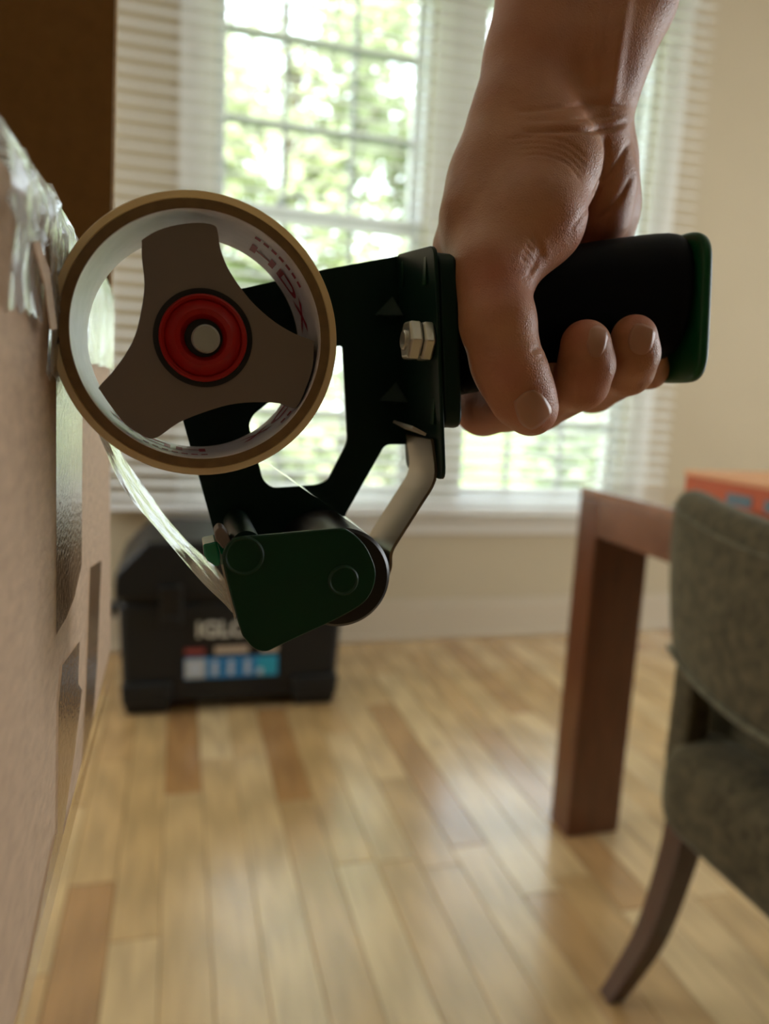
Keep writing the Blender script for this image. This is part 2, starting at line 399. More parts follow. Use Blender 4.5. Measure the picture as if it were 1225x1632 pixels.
def tube(name, pts, rad, m, parent=None, n=8):
    pts = [Vector(p) for p in pts]; V, Fc = [], []
    if not hasattr(rad, '__len__'): rad = [rad] * len(pts)
    up = None
    for i, p in enumerate(pts):
        d = (pts[min(i + 1, len(pts) - 1)] - pts[max(i - 1, 0)]).normalized()
        if up is None: up = d.orthogonal().normalized()
        up = (up - d * up.dot(d)).normalized(); s = d.cross(up)
        for k in range(n):
            a = 2 * math.pi * k / n; V.append(p + (up * math.cos(a) + s * math.sin(a)) * rad[i])
    for i in range(len(pts) - 1):
        for k in range(n): Fc.append((i * n + k, i * n + (k + 1) % n, (i + 1) * n + (k + 1) % n, (i + 1) * n + k))
    Fc.append(tuple(range(n))[::-1]); Fc.append(tuple(range((len(pts) - 1) * n, len(pts) * n)))
    return mesh(name, V, Fc, m, parent, True)
def text_mesh(s, size, offset=0.0):
    cu_ = bpy.data.curves.new('txt', 'FONT'); cu_.body = s; cu_.size = size; cu_.offset = offset; cu_.align_x = 'LEFT'
    ob = bpy.data.objects.new('txt', cu_); C.objects.link(ob)
    dg = bpy.context.evaluated_depsgraph_get(); me = bpy.data.meshes.new_from_object(ob.evaluated_get(dg))
    bpy.data.objects.remove(ob); bpy.data.curves.remove(cu_)
    return me

# ------------------------------------------------------------------ the room
YW = 2.64; XL, XR, YB, ZC = -1.6, 3.45, -4.2, 2.62
W1 = (0.11, 0.84); W2 = (1.03, 1.73); WZ0, WZ1 = 0.50, 2.40
T = 0.16
S = dict(kind='structure')
def struct(o): o['kind'] = 'structure'; return o
struct(boxes('wall_back', [(XL, W1[0], YW, YW + T, 0, ZC), (W1[1], W2[0], YW, YW + T, 0, ZC), (W2[1], XR, YW, YW + T, 0, ZC),
      (W1[0], W1[1], YW, YW + T, 0, WZ0), (W2[0], W2[1], YW, YW + T, 0, WZ0), (W1[0], W1[1], YW, YW + T, WZ1, ZC), (W2[0], W2[1], YW, YW + T, WZ1, ZC)], M['wall']))
struct(boxes('wall_left', [(XL - T, XL, YB, 1.3, 0, ZC), (XL - T, XL, 2.4, YW + T, 0, ZC), (XL - T, XL, 1.3, 2.4, 0, 0.8), (XL - T, XL, 1.3, 2.4, 2.1, ZC)], M['wall']))
struct(box('wall_front', XL - T, XR + T, YB - T, YB, 0, ZC, M['wall_dark']))
struct(boxes('wall_right', [(XR, XR + T, YB, -0.05, 0, ZC), (XR, XR + T, 1.55, YW + T, 0, ZC), (XR, XR + T, -0.05, 1.55, 0, 0.6), (XR, XR + T, -0.05, 1.55, 2.1, ZC)], M['wall']))
struct(box('ceiling', XL - T, XR + T, YB - T, YW + T, ZC, ZC + 0.1, M['ceiling']))
o = boxes('baseboard_back', [(XL, XR, YW - 0.016, YW - 0.0005, 0.0, 0.135), (XL, XR, YW - 0.011, YW - 0.0005, 0.135, 0.155), (XL, XR, YW - 0.03, YW - 0.016, 0.0, 0.022)], M['basetrim'], b=0.004); struct(o)
# sill and apron under both windows
o = boxes('trim_1', [(-0.10, 1.94, YW - 0.045, YW + 0.02, WZ0 - 0.03, WZ0), (-0.06, 1.90, YW - 0.016, YW - 0.0005, WZ0 - 0.085, WZ0 - 0.03)], M['trim'], b=0.003); struct(o)

def window(idx, x0, x1):
    o = boxes('window_%d' % idx, [(x0 + 0.002, x0 + 0.012, YW + 0.02, YW + T - 0.01, WZ0 + 0.001, WZ1 - 0.001), (x1 - 0.012, x1 - 0.002, YW + 0.02, YW + T - 0.01, WZ0 + 0.001, WZ1 - 0.001),
                                  (x0 + 0.012, x1 - 0.012, YW + 0.02, YW + T - 0.01, WZ0 + 0.001, WZ0 + 0.02), (x0 + 0.012, x1 - 0.012, YW + 0.02, YW + T - 0.01, WZ1 - 0.02, WZ1 - 0.001)], M['sash'])
    struct(o)
    xs = [x0 + 0.012, x1 - 0.012]
    for nm, z0, z1, y in (('lower', WZ0 + 0.02, 1.555, YW + 0.07), ('upper', 1.505, WZ1 - 0.02, YW + 0.11)):
        st = 0.024
        for a, b_ in ((xs[0], xs[0] + st), (xs[1] - st, xs[1])): box('sash_stile', a, b_, y - 0.018, y + 0.018, z0, z1, M['sash'], o, 0.003)
        box('sash_rail', xs[0] + st, xs[1] - st, y - 0.018, y + 0.018, z0, z0 + 0.05, M['sash'], o, 0.003)
        box('sash_rail', xs[0] + st, xs[1] - st, y - 0.018, y + 0.018, z1 - 0.05, z1, M['sash'], o, 0.003)
        gx = [xs[0] + st, x0 + (x1 - x0) * 0.325, x0 + (x1 - x0) * 0.655, xs[1] - st]
        gz = [z0 + 0.05] + ([0.84, 1.18] if nm == 'lower' else [1.825, 2.105]) + [z1 - 0.05]
        for g in gx[1:3]: box('muntin', g - 0.008, g + 0.008, y - 0.012, y + 0.012, gz[0], gz[-1], M['muntin'], o)
        for g in gz[1:3]: box('muntin', gx[0], gx[-1], y - 0.0115, y + 0.0115, g - 0.008, g + 0.008, M['muntin'], o)
        for i in range(3):
            for j in range(3):
                box('pane', gx[i] + 0.006, gx[i + 1] - 0.006, y - 0.0015, y + 0.0015, gz[j] + 0.006, gz[j + 1] - 0.006, M['glass'], o)
    return o
window(1, *W1); window(2, *W2)
# casing boards round the windows
k = 2
for a, b_ in ((W1[0] - 0.115, W1[0] - 0.004), (W1[1] + 0.004, W2[0] - 0.004), (W2[1] + 0.004, W2[1] + 0.115)):
    o = boxes('trim_%d' % k, [(a, b_, YW - 0.016, YW - 0.0005, WZ0 + 0.001, WZ1 + 0.01), (a + (b_ - a) * 0.42, a + (b_ - a) * 0.58, YW - 0.022, YW - 0.016, WZ0 + 0.001, WZ1 + 0.01)], M['trim'], b=0.003); struct(o); k += 1
o = box('trim_%d' % k, W1[0] - 0.13, W2[1] + 0.13, YW - 0.018, YW - 0.0005, WZ1 + 0.012, WZ1 + 0.12, M['trim'], b=0.003); struct(o)
# frame added round the right fill light (out of the picture)
o = boxes('window_3', [(XR + 0.02, XR + 0.10, -0.05, 0.0, 0.6, 2.1), (XR + 0.02, XR + 0.10, 1.5, 1.55, 0.6, 2.1), (XR + 0.02, XR + 0.10, 0.0, 1.5, 0.6, 0.65), (XR + 0.02, XR + 0.10, 0.0, 1.5, 2.05, 2.1)], M['sash']); struct(o)

o = boxes('window_4', [(XL - 0.10, XL - 0.02, 1.3, 1.35, 0.8, 2.1), (XL - 0.10, XL - 0.02, 2.35, 2.4, 0.8, 2.1), (XL - 0.10, XL - 0.02, 1.35, 2.35, 0.8, 0.85), (XL - 0.10, XL - 0.02, 1.35, 2.35, 2.05, 2.1)], M['sash']); struct(o)  # frame added round the left fill light, also unseen
# floor: oak strips laid towards the window wall
fl = struct(box('floor', XL - T, XR + T, YB - T, YW + T, -0.05, -0.0125, M['subfloor']))
PWD = 0.083
stuffV, stuffF, stuffT = [], [], []
def plank_vf(x0, x1, y0, y1):
    g = 0.0006; c = 0.0009; x0 += g; x1 -= g; y0 += g; y1 -= g
    v = [(x0, y0, -0.0125), (x1, y0, -0.0125), (x1, y1, -0.0125), (x0, y1, -0.0125), (x0, y0, -c), (x1, y0, -c), (x1, y1, -c), (x0, y1, -c),
         (x0 + c, y0 + c, 0), (x1 - c, y0 + c, 0), (x1 - c, y1 - c, 0), (x0 + c, y1 - c, 0)]
    f = [(0, 1, 5, 4), (1, 2, 6, 5), (2, 3, 7, 6), (3, 0, 4, 7), (4, 5, 9, 8), (5, 6, 10, 9), (6, 7, 11, 10), (7, 4, 8, 11), (8, 9, 10, 11)]
    return v, f
def tone_attr(me, cols):
    a = me.color_attributes.new('tone', 'FLOAT_COLOR', 'POINT')
    for i, c in enumerate(cols): a.data[i].color = (*c, 1)
rp = random.Random(11)
nrow = int((XR - XL) / PWD) + 1
for r_ in range(nrow):
    x0 = XL + r_ * PWD; y = YB + rp.uniform(-0.6, 0)
    while y < YW:
        L = rp.choice((0.35, 0.5, 0.62, 0.8, 0.95, 1.2)) * rp.uniform(0.9, 1.1)
        y0, y1 = max(y, YB), min(y + L, YW)
        y += L
        if y1 - y0 < 0.03: continue
        tone = (min(1, max(0, rp.gauss(0.52, 0.30))), rp.random(), rp.random())
        v, f = plank_vf(x0, min(x0 + PWD, XR), y0, y1)
        seen = False
        for q in range(5):
            yy = y0 + (y1 - y0) * q / 4
            for xx in (x0, x0 + PWD):
                if yy > 0.5:
                    a, b_, d = project(Vector((xx, yy, 0)))
                    if d > 0 and -40 < a < 1265 and 900 < b_ < 1700: seen = True
        if seen:
            me = bpy.data.meshes.new('plank'); me.from_pydata(v, [], f); tone_attr(me, [tone] * len(v)); link('plank', me, M['plank'], fl)
        else:
            n0 = len(stuffV); stuffV += v; stuffF += [tuple(i + n0 for i in q) for q in f]; stuffT += [tone] * len(v)
me = bpy.data.meshes.new('far_planks'); me.from_pydata(stuffV, [], stuffF); tone_attr(me, stuffT)
o = link('far_planks', me, M['plank'], fl); o['kind'] = 'stuff'

# ------------------------------------------------------------------ outdoors: lawn and trees
lawn = struct(box('lawn', -30, 40, YW + T + 0.05, 60, -0.75, -0.6, M['lawn']))
def tree(name, x, y, h, rx, rz, nl, mtl, label, ls=0.16, seed=1, low=0.35):
    rg = random.Random(seed)
    t = empty(name, (x, y, -0.6))
    pts = [(x, y, -0.62)]; rad = [0.16 * h / 6]
    for i in range(1, 7):
        pts.append((x + rg.uniform(-.12, .12), y + rg.uniform(-.1, .1), -0.6 + h * 0.8 * i / 6)); rad.append(0.16 * h / 6 * (1 - i / 7.5))
    tube('trunk', pts, rad, M['bark'], t, 8)
    for i in range(7):
        a = rg.uniform(0, 6.28); z = -0.6 + h * rg.uniform(low, 0.75); q = Vector((x, y, z)); d = Vector((math.cos(a), math.sin(a) * 0.7, rg.uniform(.2, .7)))
        tube('branch', [q, q + d * rx * 0.45, q + d * rx * 0.8 + Vector((0, 0, .1))], [0.06, 0.035, 0.012], M['bark'], t, 6)
    clumps = []
    for i in range(26):
        while True:
            p = Vector((rg.uniform(-1, 1), rg.uniform(-1, 1), rg.uniform(-1, 1)))
            if p.length < 1: break
        clumps.append((Vector((x + p.x * rx, y + p.y * rx * 0.7, -0.6 + h * (low + 1) / 2 + p.z * rz)), rg.uniform(0.35, 0.75) * rx * 0.6))
    V, Fc = [], []
    for i in range(nl):
        c, r = rg.choice(clumps)
        d = Vector((rg.gauss(0, 1), rg.gauss(0, 1), rg.gauss(0, 1))).normalized() * r * rg.random() ** 0.4
        p = c + d
        if p.z < -0.5: continue
        u = Vector((rg.gauss(0, 1), rg.gauss(0, 1), rg.gauss(0, 0.6))).normalized(); v_ = u.orthogonal().normalized()
        s = ls * rg.uniform(.6, 1.3); k_ = len(V)
        V += [p - u * s, p + v_ * s * 0.45, p + u * s, p - v_ * s * 0.45]; Fc.append((k_, k_ + 1, k_ + 2, k_ + 3))
    mesh('foliage', V, Fc, mtl, t)
    tag(t, label, 'tree')
    return t
tree('leafy_tree', 1.5, 10.8, 7.6, 2.4, 3.2, 7000, M['leaf1'], 'yellow-green leafy tree outside, seen through the left window', seed=3)
tree('leafy_tree', 8.8, 11.5, 6.4, 2.4, 2.6, 3600, M['leaf3'], 'pale grey-green leafy tree outside, behind the right window and forearm', seed=6)
tree('low_shrub', 0.9, 6.0, 1.9, 1.15, 0.6, 2600, M['leaf1'], 'low yellow-green shrub outside, behind the lower panes of the left window', ls=0.1, seed=8, low=0.1)
tree('low_shrub', 4.5, 6.4, 1.9, 1.15, 0.6, 2400, M['leaf2'], 'low green shrub outside, behind the lower panes of the right window', ls=0.1, seed=9, low=0.1)

# ------------------------------------------------------------------ window blind
BY = 2.555; BX0, BX1 = -0.36, 1.875
bl = empty('window_blind', (0.75, BY, 0.52)); tag(bl, 'wide white horizontal slat blind hanging in front of the two windows', 'blind')
pitch = 0.0435; z = 0.56; tilt = math.radians(16); n_ = 0
hw = 0.025
sv = []
sme = bpy.data.meshes.new('slat'); V = []; prof = [(-hw, 0), (-hw * .5, .0028), (0, .0036), (hw * .5, .0028), (hw, 0), (hw, -.0028), (hw * .5, 0.0), (0, .0008), (-hw * .5, 0.0), (-hw, -.0028)]
ct, st_ = math.cos(tilt), math.sin(tilt)
for x in (BX0 - 0.75, BX1 - 0.75):
    for a, b_ in prof: V.append((x, a * ct - b_ * st_, a * st_ + b_ * ct))
Fc = [(i, (i + 1) % 10, 10 + (i + 1) % 10, 10 + i) for i in range(10)] + [tuple(range(10))[::-1], tuple(range(10, 20))]
sme.from_pydata(V, [], Fc); sme.materials.append(M['slat'])
zs = []
while z < 2.44:
    s_ = bpy.data.objects.new('slat', sme); C.objects.link(s_); s_.parent = bl; s_.location = (0, 0, z - 0.52); zs.append(z); z += pitch
box('bottom_rail', BX0, BX1, BY - 0.026, BY + 0.026, 0.512, 0.535, M['slat'], bl, 0.004)
box('head_rail', BX0, BX1, BY - 0.03, BY + 0.03, 2.45, 2.50, M['slat'], bl, 0.003)
for x in (-0.20, 0.30, 0.70, 1.20, 1.70):
    for dy in (-0.0265, 0.0265): tube('ladder_cord', [(x, BY + dy, 0.535), (x, BY + dy, 2.45)], 0.0011, M['cord'], bl, 6)

# ------------------------------------------------------------------ ice chest
ck = empty('ice_chest', (0.155, 2.25, 0.0)); tag(ck, 'black plastic ice chest with blue sticker on the floor below the window', 'cooler')
def taper(name, x0, x1, y0, y1, z0, z1, ins, m, parent, b):
    v = [(x0 + ins, y0 + ins, z0), (x1 - ins, y0 + ins, z0), (x1 - ins, y1 - ins, z0), (x0 + ins, y1 - ins, z0), (x0, y0, z1), (x1, y0, z1), (x1, y1, z1), (x0, y1, z1)]
    return bev(mesh(name, v, [(3, 2, 1, 0), (4, 5, 6, 7), (0, 1, 5, 4), (1, 2, 6, 5), (2, 3, 7, 6), (3, 0, 4, 7)], m, parent), b, 4)
CX0, CX1, CY0, CY1 = -0.155, 0.475, 2.06, 2.44
taper('body', CX0, CX1, CY0, CY1, 0.03, 0.335, 0.012, M['cooler'], ck, 0.022)
for a, b_ in ((CX0 + 0.012, CX0 + 0.14), (CX1 - 0.14, CX1 - 0.012)):
    taper('foot', a, b_, CY0 + 0.012, CY1 - 0.012, 0.0, 0.035, 0.008, M['cooler'], ck, 0.008)
    taper('corner_block', a - 0.006, b_ + 0.004, CY0 - 0.008, CY0 + 0.05, 0.035, 0.10, 0.004, M['cooler'], ck, 0.010)
lidp = [(CX0 - 0.008, 0.345), (CX1 + 0.008, 0.345), (CX1 + 0.008, 0.415), (CX1 - 0.075, 0.505), (CX0 + 0.075, 0.505), (CX0 - 0.008, 0.415)]
lid = extr('lid', [(x, CY0 - 0.010, z_) for x, z_ in round_poly(lidp, 0.02, 4)], (0, CY1 - CY0 + 0.02, 0), M['cooler_lid'], ck, b=0.012, seg=3)
box('lid_gasket', CX0 + 0.012, CX1 - 0.012, CY0 + 0.012, CY1 - 0.012, 0.33, 0.35, M['black'], ck)
for x in (CX0 + 0.14, CX1 - 0.14):
    la = box('latch', x - 0.03, x + 0.03, CY0 - 0.026, CY0 - 0.004, 0.275, 0.385, M['black'], ck, 0.006)
    box('latch_grip', x - 0.022, x + 0.022, CY0 - 0.032, CY0 - 0.024, 0.285, 0.30, M['cooler'], la, 0.003)
for sx in (-1, 1):
    x = CX0 - 0.02 if sx < 0 else CX1 + 0.02
    tube('side_handle', [(x - sx * 0.03, 2.15, 0.30), (x + sx * 0.0, 2.15, 0.305), (x, 2.17, 0.27), (x, 2.33, 0.27), (x, 2.35, 0.305), (x - sx * 0.03, 2.35, 0.30)], 0.010, M['black'], ck, 8)
# raised maker's lettering and printed sticker
tm = text_mesh('IGLOO', 0.062, 0.0018)
V = [(0.052 + v.co.x * 1.02, CY0 - 0.0035 + (0.0), 0.232 + v.co.y) for v in tm.vertices]
Fc = [tuple(p.vertices) for p in tm.polygons]
o = mesh('lettering', V, Fc, M['logo'], ck); sd = o.modifiers.new('solid', 'SOLIDIFY'); sd.thickness = 0.004; sd.offset = 0
sk = box('sticker', 0.022, 0.285, CY0 + 0.0035, CY0 + 0.0075, 0.105, 0.167, M['sticker_blue'], ck)
sk.data.transform(Matrix.Identity(4))
def flat(name, x0, x1, z0, z1, m, parent, y=CY0 + 0.002): return box(name, x0, x1, y, y + 0.002, z0, z1, m, parent)
flat('sticker_field', 0.024, 0.080, 0.108, 0.164, M['sticker_grey'], sk); flat('sticker_field', 0.225, 0.283, 0.108, 0.164, M['sticker_teal'], sk)
for x in (0.098, 0.143, 0.190):
    o = lathe('pictogram', [(0.0, 0.0), (0.009, 0.0), (0.009, 0.001), (0, 0.001)], (x + 0.008, CY0 + 0.0005, 0.150), M['sticker_white'], sk, n=16)
    flat('pictogram', x, x + 0.016, 0.115, 0.138, M['sticker_white'], sk, CY0 + 0.0008)
flat('pictogram', 0.036, 0.066, 0.118, 0.152, M['sticker_white'], sk, CY0 + 0.0008); flat('pictogram', 0.226, 0.242, 0.112, 0.130, M['sticker_white'], sk, CY0 + 0.0008)
flat('print_line', 0.022, 0.078, 0.180, 0.196, M['sticker_red'], sk, CY0 + 0.0012); flat('print_line', 0.104, 0.200, 0.178, 0.200, M['sticker_tan'], sk, CY0 + 0.0012); flat('print_line', 0.235, 0.285, 0.178, 0.198, M['sticker_tan'], sk, CY0 + 0.0012)

# ------------------------------------------------------------------ table
TX0, TX1, TY0, TY1, TZ, TB = 0.818, 1.72, -0.15, 1.385, 0.763, 0.668
tb = empty('dining_table', (1.27, 0.62, 0)); tag(tb, 'reddish brown wooden dining table with thick square corner legs', 'table')
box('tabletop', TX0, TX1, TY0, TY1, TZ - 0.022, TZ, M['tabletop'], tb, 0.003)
LW, LT = 0.128, 0.075
for x0 in (TX0 + 0.001, TX1 - LW - 0.001):
    for y0 in (TY0 + 0.001, TY1 - LT - 0.001):
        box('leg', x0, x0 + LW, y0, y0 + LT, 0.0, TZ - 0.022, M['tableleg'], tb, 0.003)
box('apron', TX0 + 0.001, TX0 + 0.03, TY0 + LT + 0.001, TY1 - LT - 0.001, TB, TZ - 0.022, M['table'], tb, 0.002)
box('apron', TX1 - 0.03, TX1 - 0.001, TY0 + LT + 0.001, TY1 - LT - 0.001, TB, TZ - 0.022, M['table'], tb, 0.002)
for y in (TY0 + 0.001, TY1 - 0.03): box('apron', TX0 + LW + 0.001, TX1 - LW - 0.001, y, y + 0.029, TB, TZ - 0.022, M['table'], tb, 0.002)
# orange carton on the table
oc = empty('orange_carton', (1.06, 0.95, TZ)); tag(oc, 'flat orange carton lying on the dining table behind the olive chair', 'carton')
OX, OY1, OY0, OZ = 0.95, 1.225, 0.62, TZ + 0.054
box('carton_body', OX, OX + 0.22, OY0, OY1, TZ + 0.0005, OZ - 0.010, M['orange'], oc, 0.002)
box('carton_lid', OX - 0.003, OX + 0.223, OY0 - 0.003, OY1 + 0.003, OZ - 0.0098, OZ, M['orange_top'], oc, 0.002)
for y in (1.075, 0.985, 0.895): box('printed_panel', OX - 0.0015, OX, y - 0.03, y + 0.03, TZ + 0.006, TZ + 0.026, M['slate'], oc)

# ------------------------------------------------------------------ chair
ch = empty('dining_chair', (0.93, 0.66, 0)); tag(ch, 'olive velvet upholstered dining chair with dark curved wooden legs', 'chair')
def loft(name, rings, m, parent, cap=True, sub=2):
    V = [p for r in rings for p in r]; K = len(rings[0]); Fc = []
    for i in range(len(rings) - 1):
        for k_ in range(K): Fc.append((i * K + k_, i * K + (k_ + 1) % K, (i + 1) * K + (k_ + 1) % K, (i + 1) * K + k_))
    if cap: Fc.append(tuple(range(K))[::-1]); Fc.append(tuple(range((len(rings) - 1) * K, len(rings) * K)))
    bm = bmesh.new(); bv = [bm.verts.new(v) for v in V]
    for q in Fc: bm.faces.new([bv[i] for i in q])
    bmesh.ops.recalc_face_normals(bm, faces=bm.faces); me = bpy.data.meshes.new(name); bm.to_mesh(me); bm.free()
    o = link(name, me, m, parent, True)
    if sub: s = o.modifiers.new('subsurf', 'SUBSURF'); s.levels = sub; s.render_levels = sub
    return o
YA, YZ = 0.935, 0.395    # chair's far and near sides
def backx(y):  # the barrel of the back
    t = (y - (YA + YZ) / 2) / ((YA - YZ) / 2); return 0.665 + 0.045 * t * t
rings = []
for i, y in enumerate([YA, YA - .012, YA - .04, 0.84, 0.76, 0.665, 0.57, 0.49, YZ + .04, YZ + .012, YZ]):
    t = (y - 0.665) / 0.27; x = backx(y); e = 0.7 if abs(t) > .99 else (0.9 if abs(t) > .94 else 1)
    zt = 0.802 + 0.026 * t * t - (0.024 if abs(t) > .99 else 0.009 if abs(t) > .94 else 0); zb = 0.545 + 0.028 * t * t + (0.01 if abs(t) > .99 else 0)
    th = 0.062 * e
    xs = x + (0.062 - th) / 2
    ring = ([(xs + 0.006, y, zb), (xs, y, zb + .015), (xs - .006, y, (zb + zt) / 2), (xs, y, zt - 0.03), (xs + .008, y, zt - .008), (xs + th / 2, y, zt), (xs + th - .008, y, zt - .008), (xs + th, y, zt - .03), (xs + th + .012, y, (zb + zt) / 2), (xs + th, y, zb + .015), (xs + th - .006, y, zb)])
    rings.append([(a, b_ + 0.02 * t * (c - 0.70) / 0.13, c) for a, b_, c in ring])
bk = loft('backrest', rings, M['fabric'], ch)
pp = []
for i in range(21):
    y = YA - .004 - (YA - YZ - .008) * i / 20; t = (y - .665) / .27; pp.append((backx(y) - 0.003, y, 0.802 + .026 * t * t - 0.036))
tube('seam', pp, 0.0022, M['piping'], bk, 6)
pp = [(p[0] + 0.006, p[1] - 0.02 * (p[1] - .665) / .27, 0.545 + .028 * ((p[1] - .665) / .27) ** 2 + 0.008) for p in pp]
tube('seam', pp, 0.0045, M['piping'], bk, 6)
for y0, y1 in ((0.845, 0.892), (0.438, 0.485)):
    o = box('back_post', backx(y0) + 0.022, backx(y0) + 0.066, y0, y1, 0.40, 0.60, M['fabric'], ch, 0.012, 3)
box('gap_panel', 0.772, 0.79, 0.44, 0.89, 0.42, 0.60, M['fabric'], ch, 0.006)  # panel added to fill the shadowed gap below the backrest
SX0, SX1 = 0.678, 1.14
def seat_ring(z_, g, r):
    pts = round_poly([(SX0 + g, 0.40 + g), (SX1 - g, 0.385 + g), (SX1 - g, 0.93 - g), (SX0 + g, 0.888 - g)], r, 6)
    return [(x, y, z_) for x, y in pts]
loft('seat', [seat_ring(0.325, 0.03, 0.05), seat_ring(0.327, 0.012, 0.06), seat_ring(0.345, 0.002, 0.07), seat_ring(0.40, 0.0, 0.07), seat_ring(0.445, 0.004, 0.07), seat_ring(0.463, 0.03, 0.06), seat_ring(0.470, 0.10, 0.05)], M['fabric'], ch, sub=1)
def sabre(pts, w0, w1):
    V, Fc = [], []
    n_ = len(pts)
    for i, p in enumerate(pts):
        t = i / (n_ - 1); s = (w0 * (1 - t) + w1 * t) / 2
        for dx, dy in ((-1, -1), (1, -1), (1, 1), (-1, 1)): V.append((p[0] + dx * s, p[1] + dy * s, p[2]))
    for i in range(n_ - 1):
        for k_ in range(4): Fc.append((i * 4 + k_, i * 4 + (k_ + 1) % 4, (i + 1) * 4 + (k_ + 1) % 4, (i + 1) * 4 + k_))
    Fc += [(3, 2, 1, 0), tuple(range((n_ - 1) * 4, n_ * 4))]
    return V, Fc
far = smooth_line([(0.742, 0.862, 0.335), (0.735, 0.866, 0.25), (0.715, 0.876, 0.13), (0.690, 0.890, 0.05), (0.673, 0.902, 0.0)], 4)
bev(mesh('leg', *sabre(far[::-1], 0.028, 0.044), M['legwood'], ch), 0.002)
near = [(p[0], 1.31 - p[1], p[2]) for p in far]
bev(mesh('leg', *sabre(near[::-1], 0.028, 0.044), M['legwood'], ch), 0.002)
for y in (0.43, 0.89): bev(mesh('leg', *sabre([(1.09, y, 0.0), (1.09, y, 0.335)], 0.028, 0.042), M['legwood'], ch), 0.002)

# ------------------------------------------------------------------ cardboard box (and the stand it rests on)
BXF = -0.0385; BZ0, BZ1 = 0.767, 0.978; BYF, BYN = 0.462, 0.07; BXB = -0.40
st = empty('side_stand', (-0.25, 0.25, 0)); tag(st, 'small wooden stand carrying the cardboard box', 'stand')
box('stand_top', -0.38, -0.12, 0.10, 0.40, BZ0 - 0.022, BZ0 - 0.0005, M['tableleg'], st, 0.003)
for x in (-0.37, -0.155):
    for y in (0.11, 0.365): box('leg', x, x + 0.025, y, y + 0.025, 0, BZ0 - 0.0225, M['tableleg'], st, 0.002)
cb = empty('cardboard_box', ((BXF + BXB) / 2, (BYF + BYN) / 2, BZ0)); tag(cb, 'brown cardboard box with clear tape strips and one raised end flap', 'box')
th = 0.004
bev(box('side_panel', BXF - th, BXF, BYN, BYF, BZ0, BZ1, M['cardboard'], cb), 0.0015)
box('side_panel', BXB, BXB + th, BYN, BYF, BZ0, BZ1, M['cardboard'], cb, 0.001)
box('end_panel', BXB + th, BXF - th, BYF - th, BYF, BZ0 + 0.001, BZ1, M['cardboard'], cb)
box('end_panel', BXB + th, BXF - th, BYN, BYN + th, BZ0 + 0.001, BZ1, M['cardboard'], cb)
box('bottom_panel', BXB + th, BXF - th, BYN + th, BYF - th, BZ0 + 0.0005, BZ0 + th, M['cardboard'], cb)
# side flap lying folded inward over the opening, end flap standing up
mesh('top_flap', [(BXF - 0.001, BYN + .01, BZ1), (BXF - 0.001, BYF - .03, BZ1), (BXF - 0.15, BYF - .03, BZ1 - 0.02), (BXF - 0.15, BYN + .01, BZ1 - 0.02),
                  (BXF - 0.001, BYN + .01, BZ1 - th), (BXF - 0.001, BYF - .03, BZ1 - th), (BXF - 0.15, BYF - .03, BZ1 - 0.02 - th), (BXF - 0.15, BYN + .01, BZ1 - 0.02 - th)],
     [(0, 1, 2, 3), (7, 6, 5, 4), (0, 3, 7, 4), (1, 5, 6, 2), (0, 4, 5, 1), (3, 2, 6, 7)], M['cardboard'], cb)
fa = PY(176, 385, BYF); fb = PY(188, -60, BYF)
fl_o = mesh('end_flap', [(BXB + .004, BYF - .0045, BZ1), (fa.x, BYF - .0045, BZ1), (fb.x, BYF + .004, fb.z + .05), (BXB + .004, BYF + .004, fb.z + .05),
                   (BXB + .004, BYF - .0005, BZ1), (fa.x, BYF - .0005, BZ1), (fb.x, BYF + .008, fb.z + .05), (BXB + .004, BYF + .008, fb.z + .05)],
     [(0, 1, 2, 3), (7, 6, 5, 4), (3, 2, 6, 7), (0, 3, 7, 4), (0, 4, 5, 1)], M['cardboard_shade'], cb)
mesh('corrugated_edge', [(fa.x + .0012, BYF - .0046, BZ1), (fa.x + .0012, BYF - .0004, BZ1), (fb.x + .0012, BYF + .0081, fb.z + .05), (fb.x + .0012, BYF + .0039, fb.z + .05),
                         (fa.x - .0005, BYF - .0046, BZ1), (fa.x - .0005, BYF - .0004, BZ1), (fb.x - .0005, BYF + .0081, fb.z + .05), (fb.x - .0005, BYF + .0039, fb.z + .05)],
     [(0, 1, 2, 3), (7, 6, 5, 4), (0, 3, 7, 4), (1, 5, 6, 2), (0, 4, 5, 1), (3, 2, 6, 7)], M['corr'], fl_o)
# clear tape strips stuck on the side panel: polygons drawn on the plane of the panel
def strip(pts, m, lift=0.0003, nm='tape_strip'):
    q = [pl(a, b_, 0, BXF) for a, b_ in pts]
    return mesh(nm, [(BXF + lift, p.y, p.z) for p in q], [tuple(range(len(q)))], m, cb)
strip([(88, 430), (131, 430), (129, 900), (118, 950), (104, 985), (88, 1012)], M['tape'])
strip([(142, 905), (160, 893), (153, 1060), (146, 1150), (128, 1230), (136, 1090)], M['tape'], 0.0005)
strip([(96, 1060), (124, 1022), (122, 1090), (128, 1100), (116, 1200), (96, 1330), (88, 1330), (90, 1120)], M['tape'], 0.0007)
strip([(84, 1330), (96, 1330), (128, 1230), (172, 1085), (30, 1640), (20, 1640)], M['tape'], 0.0009)
